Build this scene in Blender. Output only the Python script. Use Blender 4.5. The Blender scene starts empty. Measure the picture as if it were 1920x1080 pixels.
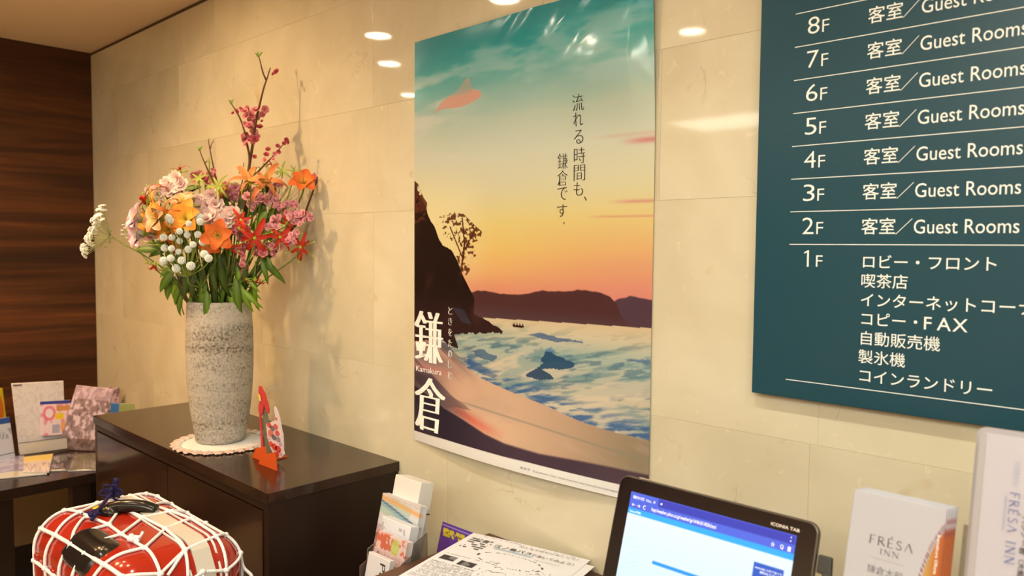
import bpy, math, random
import numpy as np
from mathutils import Vector, Matrix, Quaternion
random.seed(7); rng = np.random.RandomState(7)
S = bpy.context.scene; C = S.collection

# ------------------------------------------------------------------ camera
CX, CY = 960.0, 540.0
FOC = 1437.0; YAW, PIT, ROL = 0.758176, 0.0533771, 0.00845707
CAM = Vector((0, -1.27744, 1.55))
Fw = Vector((-math.sin(YAW)*math.cos(PIT), math.cos(YAW)*math.cos(PIT), -math.sin(PIT)))
_R = Vector((math.cos(YAW), math.sin(YAW), 0)); _U = _R.cross(Fw)
Rt = _R*math.cos(ROL) + _U*math.sin(ROL); Up = -_R*math.sin(ROL) + _U*math.cos(ROL)
cd = bpy.data.cameras.new('camera'); cam = bpy.data.objects.new('camera', cd); C.objects.link(cam)
cd.sensor_width = 36; cd.lens = FOC/1920*36; cd.clip_start = .02
m = Matrix.Identity(4)
for i, v in enumerate((Rt, Up, -Fw)):
    for k in range(3): m[k][i] = v[k]
cam.matrix_world = Matrix.Translation(CAM) @ m
cd.dof.use_dof = True; cd.dof.focus_distance = 1.65; cd.dof.aperture_fstop = 5.0
S.camera = cam
def ray(px, py): return Fw + Rt*((px-CX)/FOC) - Up*((py-CY)/FOC)
def by(px, py, y): d = ray(px, py); return CAM + d*((y-CAM.y)/d.y)
def bz(px, py, z): d = ray(px, py); return CAM + d*((z-CAM.z)/d.z)
def bx(px, py, x): d = ray(px, py); return CAM + d*((x-CAM.x)/d.x)

# ------------------------------------------------------------------ world, lights, exposure
ZC = 2.437; XL = -3.93; XR = 2.2; YB = -5.2
w = bpy.data.worlds.new('world'); S.world = w; w.use_nodes = True
w.node_tree.nodes['Background'].inputs[0].default_value = (1, .8, .58, 1)
w.node_tree.nodes['Background'].inputs[1].default_value = .05
S.view_settings.view_transform = 'Standard'; S.view_settings.look = 'None'
S.view_settings.gamma = 1; S.view_settings.use_curve_mapping = False
S.view_settings.exposure = 0.0
LKEY, LWARM, LNEUT, LBAND, LFILL, LDISC = (1,.62,.28), (1,.52,.19), (1,.94,.76), (1,.97,.84), (1,.97,.84), (1,.90,.70)
DOWN = [(-2.33,-1.02), (-2.668,-.708), (-1.946,-.725), (-1.22,-.735), (-.50,-.74), (.22,-.75), (1.0,-.75),
        (-3.033,-1.046), (-3.562,-1.603), (-1.656,-1.526), (-.1,-1.9), (1.3,-1.9)]
P_KEY, P_WARM, P_NEUT, P_FARW, P_BAND, P_FILL, E_DISC = 54.0, 8.0, 20.0, 88.0, 33.0, 62.0, 40.0
def lamp(kind, name, loc, power, **kw):
    l = bpy.data.lights.new(name, kind); l.energy = power; l.color = (1,1,1)
    for k, v in kw.items(): setattr(l, k, v)
    o = bpy.data.objects.new(name, l); o.location = loc; C.objects.link(o); return o
for i, (x, y) in enumerate(DOWN):
    lamp('SPOT', 'downlight_beam', (x, y, ZC-.012), P_KEY if i == 0 else (P_WARM if x < -1.8 else P_NEUT) if i < 7 else (P_FARW if x < -1.8 else P_NEUT*.6), color=LKEY if i == 0 else LWARM if x < -1.8 else LNEUT, spot_size=math.radians(150), spot_blend=.9, shadow_soft_size=.035)
# the lamp in front of the cabinet is tilted towards the flowers
key = bpy.data.objects['downlight_beam']; key.data.spot_size = math.radians(110); key.data.spot_blend = .8; key.data.shadow_soft_size = .03
key.rotation_euler = (Vector((-2.45,-.20,1.40))-key.location).to_track_quat('-Z', 'Y').to_euler()
# the long luminous ceiling panel over the lobby
lamp('AREA', 'ceiling_panel_light', (-1.0, -3.57, ZC-.03), P_BAND, color=LBAND, shape='RECTANGLE', size=3.8, size_y=.5)
lamp('AREA', 'added_fill_light', (.5, -2.4, ZC-.03), P_FILL, color=LFILL, shape='RECTANGLE', size=2.2, size_y=1.0)  # added fill light, out of view, to brighten the right of the wall

# ------------------------------------------------------------------ helpers
def lin(c):
    c = np.asarray(c, float)/255.0
    return np.where(c <= .04045, c/12.92, ((c+.055)/1.055)**2.4)
PW = lin((246, 228, 196))
def alb(c, k=.74):          # photo colour under the room's warm light -> surface colour
    return np.clip(lin(c)/PW*k, 0.001, .95)
_mats = {}
def mat(name, col, rough=.5, spec=.5, metal=0, noise=0, nscale=20, bump=0, coat=0, emit=None, es=0, trans=0, ior=1.45, stretch=(1,1,1), sss=0):
    if name in _mats: return _mats[name]
    m = bpy.data.materials.new(name); m.use_nodes = True; nt = m.node_tree; b = nt.nodes['Principled BSDF']
    c = tuple(float(x) for x in col)[:3]
    b.inputs['Base Color'].default_value = (*c, 1); b.inputs['Roughness'].default_value = rough
    b.inputs['Specular IOR Level'].default_value = spec; b.inputs['Metallic'].default_value = metal
    b.inputs['Coat Weight'].default_value = coat; b.inputs['Coat Roughness'].default_value = .04 if name != 'poster_paper' else .14
    b.inputs['Transmission Weight'].default_value = trans; b.inputs['IOR'].default_value = ior
    if emit is not None:
        b.inputs['Emission Color'].default_value = (*emit, 1); b.inputs['Emission Strength'].default_value = es
    if noise or bump:
        tc = nt.nodes.new('ShaderNodeTexCoord'); mp = nt.nodes.new('ShaderNodeMapping'); mp.inputs['Scale'].default_value = stretch
        n = nt.nodes.new('ShaderNodeTexNoise'); n.inputs['Scale'].default_value = nscale; n.inputs['Detail'].default_value = 6
        nt.links.new(tc.outputs['Object'], mp.inputs[0]); nt.links.new(mp.outputs[0], n.inputs['Vector'])
        if noise:
            r = nt.nodes.new('ShaderNodeValToRGB')
            r.color_ramp.elements[0].position = .3; r.color_ramp.elements[1].position = .7
            r.color_ramp.elements[0].color = (*[x*(1-noise) for x in c], 1); r.color_ramp.elements[1].color = (*[min(1, x*(1+noise)) for x in c], 1)
            nt.links.new(n.outputs['Fac'], r.inputs[0]); nt.links.new(r.outputs[0], b.inputs['Base Color'])
        if bump:
            bp = nt.nodes.new('ShaderNodeBump'); bp.inputs['Strength'].default_value = bump; bp.inputs['Distance'].default_value = .004
            nt.links.new(n.outputs['Fac'], bp.inputs['Height']); nt.links.new(bp.outputs[0], b.inputs['Normal'])
    _mats[name] = m; return m
def vmat(name, rough=.5, spec=.5, coat=0, emit=0, trans=0):
    if name in _mats: return _mats[name]
    m = mat(name, (1,1,1), rough, spec, coat=coat); nt = m.node_tree; b = nt.nodes['Principled BSDF']
    a = nt.nodes.new('ShaderNodeVertexColor'); a.layer_name = 'Col'
    if not emit: nt.links.new(a.outputs[0], b.inputs['Base Color'])
    else: b.inputs['Base Color'].default_value = (.01,.01,.012,1)
    if emit:
        nt.links.new(a.outputs[0], b.inputs['Emission Color']); b.inputs['Emission Strength'].default_value = emit
    return m

class MB:                     # collects world-space geometry, links it as one mesh object
    def __init__(s): s.v = []; s.f = []; s.c = []; s.sm = []
    def add(s, vs, fs, col=None, smooth=False):
        o = len(s.v); s.v += [tuple(v) for v in vs]; s.f += [tuple(i+o for i in f) for f in fs]
        s.c += [col]*len(vs) if col is None or not isinstance(col, list) else col
        s.sm += [smooth]*len(fs); return s
    def box(s, a, b, col=None):
        x0,y0,z0 = a; x1,y1,z1 = b
        return s.add([(x0,y0,z0),(x1,y0,z0),(x1,y1,z0),(x0,y1,z0),(x0,y0,z1),(x1,y0,z1),(x1,y1,z1),(x0,y1,z1)],
              [(0,3,2,1),(4,5,6,7),(0,1,5,4),(1,2,6,5),(2,3,7,6),(3,0,4,7)], col)
    def hexa(s, p, t, col=None):      # slab: front quad p (4 points), thickness vector t
        t = Vector(t); q = [Vector(a) for a in p] + [Vector(a)+t for a in p]
        return s.add(q, [(0,1,2,3),(7,6,5,4),(0,4,5,1),(1,5,6,2),(2,6,7,3),(3,7,4,0)], col)
    def tube(s, pts, r, n=6, col=None, cap=True):
        pts = [Vector(p) for p in pts]; k = len(pts)
        rs = r if isinstance(r, (list, tuple)) else [r]*k
        vs = []; prev = None
        for i, p in enumerate(pts):
            t = (pts[min(i+1,k-1)]-pts[max(i-1,0)])
            if t.length < 1e-9: t = Vector((0,0,1))
            t.normalize()
            if prev is None: a = t.orthogonal().normalized()
            else:
                a = prev - t*prev.dot(t)
                a = a.normalized() if a.length > 1e-6 else t.orthogonal().normalized()
            prev = a; b = t.cross(a)
            for j in range(n):
                th = 2*math.pi*j/n; vs.append(p + (a*math.cos(th)+b*math.sin(th))*rs[i])
        fs = [(i*n+j, i*n+(j+1)%n, (i+1)*n+(j+1)%n, (i+1)*n+j) for i in range(k-1) for j in range(n)]
        if cap: fs += [tuple(range(n))[::-1], tuple((k-1)*n+j for j in range(n))]
        return s.add(vs, fs, col, True)
    def lathe(s, c, prof, n=48, col=None):
        vs = []; c = Vector(c)
        for r, z in prof:
            for j in range(n):
                th = 2*math.pi*j/n; vs.append(c + Vector((r*math.cos(th), r*math.sin(th), z)))
        k = len(prof)
        fs = [(i*n+j, i*n+(j+1)%n, (i+1)*n+(j+1)%n, (i+1)*n+j) for i in range(k-1) for j in range(n)]
        return s.add(vs, fs, col, True)
    def ball(s, c, r, col=None, nu=8, nv=6, sq=(1,1,1), jit=0):
        vs = []; c = Vector(c)
        for i in range(nv+1):
            ph = math.pi*i/nv
            for j in range(nu):
                th = 2*math.pi*j/nu; k = r*(1+jit*random.uniform(-1,1))
                vs.append(c + Vector((math.sin(ph)*math.cos(th)*k*sq[0], math.sin(ph)*math.sin(th)*k*sq[1], math.cos(ph)*k*sq[2])))
        fs = [(i*nu+j, (i+1)*nu+j, (i+1)*nu+(j+1)%nu, i*nu+(j+1)%nu) for i in range(nv) for j in range(nu)]
        return s.add(vs, fs, col, True)
    def poly(s, pts, t, col=None):     # extruded polygon
        t = Vector(t); n = len(pts); q = [Vector(p) for p in pts]
        return s.add(q + [p+t for p in q], [tuple(range(n)), tuple(range(2*n-1, n-1, -1))] + [(i, i+n, (i+1)%n+n, (i+1)%n) for i in range(n)], col)
    def mesh(s, name, m, org=Vector((0,0,0))):
        me = bpy.data.meshes.new(name); org = Vector(org)
        me.from_pydata([(v[0]-org.x, v[1]-org.y, v[2]-org.z) for v in s.v], [], s.f)
        if m: me.materials.append(m)
        if any(s.sm): me.polygons.foreach_set('use_smooth', s.sm)
        if any(c is not None for c in s.c):
            a = me.color_attributes.new('Col', 'FLOAT_COLOR', 'POINT')
            a.data.foreach_set('color', np.array([(*(c if c is not None else (.5,.5,.5)), 1) for c in s.c], dtype='f').ravel())
        me.update(); return me
    def build(s, name, m, parent=None, loc=None, bevel=0, fix=True):
        org = wloc(parent) if parent else Vector(loc if loc is not None else (0,0,0))
        me = s.mesh(name, m, org)
        if fix:
            import bmesh
            bm = bmesh.new(); bm.from_mesh(me); bmesh.ops.recalc_face_normals(bm, faces=bm.faces[:])
            if bevel:
                es = [e for e in bm.edges if e.calc_face_angle(0) > .6]
                bmesh.ops.bevel(bm, geom=es, offset=bevel, segments=2, affect='EDGES', profile=.6)
            bm.to_mesh(me); bm.free()
        o = bpy.data.objects.new(name, me); C.objects.link(o)
        if parent: o.parent = parent
        else: o.location = org
        return o
def wloc(o):
    v = Vector((0,0,0))
    while o: v += o.location; o = o.parent
    return v
def thing(name, label, cat, loc, group=None):
    o = bpy.data.objects.new(name, None); o.empty_display_size = .02; C.objects.link(o); o.location = loc
    o['label'] = label; o['category'] = cat
    if group: o['group'] = group
    return o
def tag(o, label, cat, group=None):
    o['label'] = label; o['category'] = cat
    if group: o['group'] = group
    return o
def struct(o): o['kind'] = 'structure'; return o
def place(name, me, parent, M):       # a part sharing a mesh, at world matrix M (parents are never rotated)
    o = bpy.data.objects.new(name, me); C.objects.link(o); o.parent = parent
    o.matrix_basis = Matrix.Translation(-wloc(parent)) @ M; return o
def frame(zdir, up=Vector((0,0,1))):  # rotation whose local Z is zdir
    z = Vector(zdir).normalized(); x = up.cross(z)
    if x.length < 1e-4: x = Vector((1,0,0))
    x.normalize(); y = z.cross(x)
    return Matrix((x, y, z)).transposed().to_4x4()
def bez(a, b, c, d, n=10):
    a,b,c,d = map(Vector, (a,b,c,d)); o = []
    for i in range(n+1):
        t = i/n; o.append(a*(1-t)**3 + b*3*t*(1-t)**2 + c*3*t*t*(1-t) + d*t**3)
    return o
def crom(pts, k=5):                   # smooth curve through points
    p = [Vector(q) for q in pts]; p = [p[0]*2-p[1]] + p + [p[-1]*2-p[-2]]; o = []
    for i in range(1, len(p)-2):
        for j in range(k):
            t = j/k; a,b,c,d = p[i-1:i+3]
            o.append(.5*((2*b)+(c-a)*t+(2*a-5*b+4*c-d)*t*t+(3*b-a-3*c+d)*t**3))
    o.append(p[-2]); return o

# value noise (numpy)
_G = rng.rand(256, 256)
def vn(x, y):
    xi = np.floor(x).astype(int); yi = np.floor(y).astype(int); fx = x-xi; fy = y-yi
    fx = fx*fx*(3-2*fx); fy = fy*fy*(3-2*fy)
    g = lambda a, b: _G[a & 255, b & 255]
    return (g(xi,yi)*(1-fx)+g(xi+1,yi)*fx)*(1-fy) + (g(xi,yi+1)*(1-fx)+g(xi+1,yi+1)*fx)*fy
def fbm(x, y, o=4):
    r = 0; a = .5; t = 0
    for i in range(o): r = r + a*vn(x+17.3*i, y+9.1*i); t += a; a *= .5; x = x*2; y = y*2
    return r/t
def inpoly(s, t, P):
    r = np.zeros(s.shape, bool); n = len(P)
    for i in range(n):
        x0, y0 = P[i]; x1, y1 = P[(i+1) % n]
        if y0 == y1: continue
        c = ((y0 > t) != (y1 > t)) & (s < (x1-x0)*(t-y0)/(y1-y0)+x0); r ^= c
    return r
def mixc(img, mask, col): 
    m = np.clip(mask, 0, 1)[..., None] if not isinstance(mask, (int, float)) else mask
    return img*(1-m) + np.asarray(col, float)*m
def sm(a, b, x): t = np.clip((x-a)/(b-a), 0, 1); return t*t*(3-2*t)
def ramp(t, stops):
    xs = [a for a, _ in stops]; return np.stack([np.interp(t, xs, [c[i] for _, c in stops]) for i in range(3)], -1)

def painted(name, m, parent, nx, ny, pos, paint, thick=None, loc=None, wrap=alb):
    """a printed sheet: a fine grid pos(s,t) carrying vertex colours paint(s,t) (0..255), with a back if thick is given"""
    s, t = np.meshgrid(np.linspace(0,1,nx), np.linspace(0,1,ny)); img = np.clip(paint(s, t), 0, 255)
    P = pos(s, t).reshape(-1, 3); org = np.array(wloc(parent) if parent else (loc if loc is not None else (0,0,0)))
    col = wrap(img).reshape(-1, 3); n = nx*ny
    i = np.arange(ny-1)[:, None]*nx + np.arange(nx-1)[None]; i = i.ravel()
    F = np.stack([i, i+nx, i+nx+1, i+1], 1).tolist()
    if thick is not None:
        ring = list(range(nx)) + [k*nx+nx-1 for k in range(1, ny)] + [(ny-1)*nx+k for k in range(nx-2, -1, -1)] + [k*nx for k in range(ny-2, 0, -1)]
        P = np.vstack([P, P[ring]+np.array(thick)]); col = np.vstack([col, np.tile(alb((235,225,205)), (len(ring), 1))]); k = len(ring)
        F += [(ring[a], ring[(a+1) % k], n+(a+1) % k, n+a) for a in range(k)] + [tuple(n+a for a in range(k))]
    me = bpy.data.meshes.new(name); me.from_pydata((P-org).tolist(), [], F); me.materials.append(m)
    a = me.color_attributes.new('Col', 'FLOAT_COLOR', 'POINT')
    a.data.foreach_set('color', np.hstack([col, np.ones((len(col), 1))]).astype('f').ravel())
    me.polygons.foreach_set('use_smooth', [len(f) == 4 and max(f) < n for f in F]); me.update()
    o = bpy.data.objects.new(name, me); C.objects.link(o)
    if parent: o.parent = parent
    else: o.location = Vector(org)
    return o
def quadpos(A, B, Cc, D):             # corners TL, TR, BR, BL
    A, B, Cc, D = [np.array(v) for v in (A, B, Cc, D)]
    return lambda s, t: (A*(1-s)[..., None]+B*s[..., None])*(1-t)[..., None] + (D*(1-s)[..., None]+Cc*s[..., None])*t[..., None]

# text -> 2D verts/faces
def text2d(body, offset=0.0, bold=False):
    cu = bpy.data.curves.new('t', 'FONT'); cu.body = body; cu.size = 1; cu.resolution_u = 3; cu.offset = offset
    o = bpy.data.objects.new('t', cu); C.objects.link(o); bpy.context.view_layer.update()
    me = bpy.data.meshes.new_from_object(o.evaluated_get(bpy.context.evaluated_depsgraph_get()))
    v = np.array([x.co[:2] for x in me.vertices]).reshape(-1, 2); f = [tuple(p.vertices) for p in me.polygons]
    bpy.data.objects.remove(o); bpy.data.curves.remove(cu); bpy.data.meshes.remove(me)
    return v, f
def put_text(mb, body, X0, X1, Y0, Y1, fn, offset=0.0, thick=1, dx=0, col=None):
    """scale the text's bounding box into [X0,X1]x[Y0,Y1] (Y up), map by fn(x,y)->3D"""
    v, f = text2d(body, offset)
    if not len(v): return
    a = v.min(0); b = v.max(0); q = (v-a)/(b-a)
    for k in range(thick):
        mb.add([fn(X0+x*(X1-X0)+dx*k, Y0+y*(Y1-Y0)) for x, y in q], f, col)

# ------------------------------------------------------------------ room shell
def marble():
    m = mat('polished_marble', (.7,.6,.42), .045, .5); nt = m.node_tree; b = nt.nodes['Principled BSDF']; L = nt.links.new
    tc = nt.nodes.new('ShaderNodeTexCoord'); oi = nt.nodes.new('ShaderNodeObjectInfo'); geo = nt.nodes.new('ShaderNodeNewGeometry')
    off = nt.nodes.new('ShaderNodeVectorMath'); off.operation = 'MULTIPLY_ADD'; off.inputs[1].default_value = (1,1,1)
    comb = nt.nodes.new('ShaderNodeCombineXYZ'); mul = nt.nodes.new('ShaderNodeMath'); mul.operation = 'MULTIPLY'; mul.inputs[1].default_value = 37
    L(oi.outputs['Random'], mul.inputs[0]); L(mul.outputs[0], comb.inputs[1]); L(geo.outputs['Position'], off.inputs[0]); L(comb.outputs[0], off.inputs[2])
    def noise(sc, det, dist=0):
        n = nt.nodes.new('ShaderNodeTexNoise'); n.inputs['Scale'].default_value = sc; n.inputs['Detail'].default_value = det; n.inputs['Distortion'].default_value = dist
        L(off.outputs[0], n.inputs['Vector']); return n
    def rampn(src, stops):
        r = nt.nodes.new('ShaderNodeValToRGB'); r.color_ramp.elements[0].position = stops[0][0]; r.color_ramp.elements[1].position = stops[-1][0]
        r.color_ramp.elements[0].color = (*stops[0][1], 1); r.color_ramp.elements[1].color = (*stops[-1][1], 1)
        for p, c in stops[1:-1]: e = r.color_ramp.elements.new(p); e.color = (*c, 1)
        L(src, r.inputs[0]); return r
    n1 = noise(4.5, 8, .6)
    base = rampn(n1.outputs['Fac'], [(.30, (.59,.55,.40)), (.5, (.64,.605,.455)), (.72, (.69,.66,.51))])
    # fine hairline veins: contour lines of a distorted noise, broken up by a second noise
    n2 = noise(3.2, 5, 1.6)
    v = rampn(n2.outputs['Fac'], [(.493, (0,0,0)), (.499, (1,1,1)), (.505, (0,0,0))])
    n3 = noise(7, 3); br = rampn(n3.outputs['Fac'], [(.52, (0,0,0)), (.62, (1,1,1))])
    vm = nt.nodes.new('ShaderNodeMath'); vm.operation = 'MULTIPLY'; L(v.outputs[0], vm.inputs[0]); L(br.outputs[0], vm.inputs[1])
    mx = nt.nodes.new('ShaderNodeMix'); mx.data_type = 'RGBA'; vk = nt.nodes.new('ShaderNodeMath'); vk.operation = 'MULTIPLY'; vk.inputs[1].default_value = .5
    L(vm.outputs[0], vk.inputs[0]); L(vk.outputs[0], mx.inputs['Factor']); L(base.outputs[0], mx.inputs['A']); mx.inputs['B'].default_value = (.36,.27,.15,1)
    # pale fossil flecks
    n4 = noise(38, 3, .8); fl = rampn(n4.outputs['Fac'], [(.66, (0,0,0)), (.74, (1,1,1))])
    fk = nt.nodes.new('ShaderNodeMath'); fk.operation = 'MULTIPLY'; fk.inputs[1].default_value = .4; L(fl.outputs[0], fk.inputs[0])
    mx2 = nt.nodes.new('ShaderNodeMix'); mx2.data_type = 'RGBA'; L(fk.outputs[0], mx2.inputs['Factor']); L(mx.outputs['Result'], mx2.inputs['A']); mx2.inputs['B'].default_value = (.86,.76,.58,1)
    # brown blotches, rare
    n5 = noise(9, 2, .5); bl = rampn(n5.outputs['Fac'], [(.70, (0,0,0)), (.76, (1,1,1))])
    bk = nt.nodes.new('ShaderNodeMath'); bk.operation = 'MULTIPLY'; bk.inputs[1].default_value = .35; L(bl.outputs[0], bk.inputs[0])
    mx3 = nt.nodes.new('ShaderNodeMix'); mx3.data_type = 'RGBA'; L(bk.outputs[0], mx3.inputs['Factor']); L(mx2.outputs['Result'], mx3.inputs['A']); mx3.inputs['B'].default_value = (.50,.33,.12,1)
    # each slab a slightly different tone
    hs = nt.nodes.new('ShaderNodeHueSaturation'); vr = nt.nodes.new('ShaderNodeMapRange'); vr.inputs['To Min'].default_value = .93; vr.inputs['To Max'].default_value = 1.07
    L(oi.outputs['Random'], vr.inputs['Value']); L(vr.outputs[0], hs.inputs['Value']); L(mx3.outputs['Result'], hs.inputs['Color']); L(hs.outputs[0], b.inputs['Base Color'])
    return m
M_marble = marble()
M_grout = mat('grout', alb((235,215,170)), .8)
M_ceil = mat('ceiling_paint', (.80,.66,.48), .85, .2)
M_wall = mat('painted_wall', (.72,.62,.48), .8, .2)
M_floor = mat('carpet', (.60,.44,.28), .95, .1, noise=.25, nscale=60, bump=.3)
M_gap_shade = mat('shadow_gap', (.10,.07,.04), .8, .1)

floor = struct(MB().box((XL-.1, YB-.1, -.06), (XR+.1, .13, 0)).build('floor', M_floor))
ceil = struct(MB().box((XL-.1, YB-.1, ZC), (XR+.1, .13, ZC+.08)).build('ceiling', M_ceil))
wall = struct(MB().box((XL-.1, .0009, 0), (XR+.1, .12, ZC)).build('wall_back', M_grout))
struct(MB().box((XR, YB, 0), (XR+.1, 0, ZC)).build('wall_right', M_wall))
struct(MB().box((XL-.1, YB-.1, 0), (XR+.1, YB, ZC)).build('wall_front', M_wall))
rows = [(0,.35,-.27), (.35,.79,-.58), (.79,1.2215,-.513), (1.2215,1.6425,-.50), (1.6425,1.9305,-.20), (1.9305,2.235,-.503), (2.235,ZC-.012,-.2)]
for z0, z1, x0 in rows:
    step = .916 if z0 == .79 else .619
    k0 = math.ceil((XL-x0)/step)-1; n = 0; x = x0 + k0*step
    me_full = None
    while x < XR:
        a, b = max(x, XL), min(x+step, XR)
        if b-a > .01:
            full = abs(b-a-step) < 1e-6; g = .0003
            if full and me_full: me = me_full
            else:
                mb = MB(); W2, H2, T, e = (b-a)/2-g, (z1-z0)/2-g, .0009, .0003
                mb.add([(-W2,T,-H2),(W2,T,-H2),(W2,T,H2),(-W2,T,H2),(-W2,e,-H2),(W2,e,-H2),(W2,e,H2),(-W2,e,H2),
                        (-W2+e,0,-H2+e),(W2-e,0,-H2+e),(W2-e,0,H2-e),(-W2+e,0,H2-e)],
                       [(0,1,5,4),(1,2,6,5),(2,3,7,6),(3,0,4,7),(4,5,9,8),(5,6,10,9),(6,7,11,10),(7,4,8,11),(8,9,10,11),(0,3,2,1)])
                me = mb.mesh('tile', M_marble)
                if full: me_full = me
            o = bpy.data.objects.new('tile', me); C.objects.link(o); o.parent = wall; o.location = ((a+b)/2, 0, (z0+z1)/2)
        x += step
struct(MB().box((XL, -.001, ZC-.011), (XR, .0008, ZC-.0005)).build('gap_shade_strip', M_gap_shade))  # dark strip stands in for the shade in the gap below the ceiling

# dark striped veneer wall on the left
def veneer():
    m = mat('dark_striped_veneer', (.05,.02,.008), .42, .4); nt = m.node_tree; b = nt.nodes['Principled BSDF']; L = nt.links.new
    geo = nt.nodes.new('ShaderNodeNewGeometry'); mp = nt.nodes.new('ShaderNodeMapping'); mp.inputs['Scale'].default_value = (1, .55, 11); L(geo.outputs['Position'], mp.inputs[0])
    n = nt.nodes.new('ShaderNodeTexNoise'); n.inputs['Scale'].default_value = 1.6; n.inputs['Detail'].default_value = 5; n.inputs['Roughness'].default_value = .6; n.inputs['Distortion'].default_value = .5; L(mp.outputs[0], n.inputs['Vector'])
    r = nt.nodes.new('ShaderNodeValToRGB'); E = r.color_ramp.elements
    E[0].position = .30; E[0].color = (.022,.0075,.003,1); E[1].position = .74; E[1].color = (.17,.055,.012,1)
    e = E.new(.5); e.color = (.065,.022,.007,1); e = E.new(.6); e.color = (.10,.034,.010,1)
    L(n.outputs['Fac'], r.inputs[0]); L(r.outputs[0], b.inputs['Base Color']); return m
M_ven = veneer()
wl = struct(MB().box((XL-.1, YB, 0), (XL-.02, 0, ZC)).build('wall_left', M_wall))
z = .405
struct(MB().box((XL-.02, YB, .42), (XL, -.001, ZC-.001)).build('veneer_panel', M_ven, wl))
struct(MB().box((XL-.02, YB, .185), (XL-.004, -.001, .42)).build('lower_panel', mat('tan_lower_panel', (.30,.20,.10), .7), wl))
struct(MB().box((XL-.02, YB, 0), (XL-.001, -.001, .185)).build('baseboard_left', mat('dark_baseboard', (.02,.013,.009), .5), wl))

# downlights, the luminous panel and an added fill panel in the ceiling
M_disc = mat('lamp_glow', (1,1,1), .5, emit=LDISC, es=E_DISC)
M_ring = mat('white_lamp_ring', (.8,.78,.72), .35)
names = {0:'in front of the cabinet, lighting the flowers', 1:'in the wall row, above the left end of the cabinet', 2:'in the row by the marble wall, above the vase', 3:'in the row by the marble wall, above the poster',
         4:'in the row by the marble wall, above the directory sign', 5:'in the row by the marble wall, right of the directory sign', 6:'last in the row by the marble wall, at its right end', 7:'second row from the wall, left side of the room',
         8:'third row from the wall, beside the dark wood wall', 9:'on its own in front of the poster', 10:'over the middle of the lobby', 11:'over the right side of the lobby'}
for i, (x, y) in enumerate(DOWN):
    t = thing('downlight', 'round recessed downlight '+names[i], 'ceiling light', (x, y, ZC), 'recessed ceiling downlights')
    MB().lathe((x,y,ZC), [(.052,.0), (.072,-.0), (.072,-.006), (.053,-.006), (.052,.0)], 40).build('trim_ring', M_ring, t)
    MB().lathe((x,y,ZC), [(.0005,-.004), (.051,-.004), (.051,-.001), (.0005,-.001)], 32).build('lens', M_disc, t)
M_pan = mat('luminous_panel', (1,1,1), .5, emit=(1,.86,.64), es=3.2)
for (cx, cy, sx, sy, lb) in [(-1.0,-3.57,3.8,.5,'long luminous ceiling panel running across the back of the lobby'), (.5,-2.4,2.2,1.0,'added luminous fill panel, out of view, over the right of the lobby')]:  # second panel is made up to go with the added fill light
    t = thing('ceiling_panel_lamp', lb, 'ceiling light', (cx, cy, ZC))
    MB().box((cx-sx/2, cy-sy/2, ZC-.012), (cx+sx/2, cy+sy/2, ZC-.001)).build('diffuser', M_pan, t)
    f = MB()
    for a, b in (((cx-sx/2-.03,cy-sy/2-.03),(cx+sx/2+.03,cy-sy/2)), ((cx-sx/2-.03,cy+sy/2),(cx+sx/2+.03,cy+sy/2+.03)), ((cx-sx/2-.03,cy-sy/2),(cx-sx/2,cy+sy/2)), ((cx+sx/2,cy-sy/2),(cx+sx/2+.03,cy+sy/2))):
        f.box((*a, ZC-.018), (*b, ZC))
    f.build('frame', M_ring, t)

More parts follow.
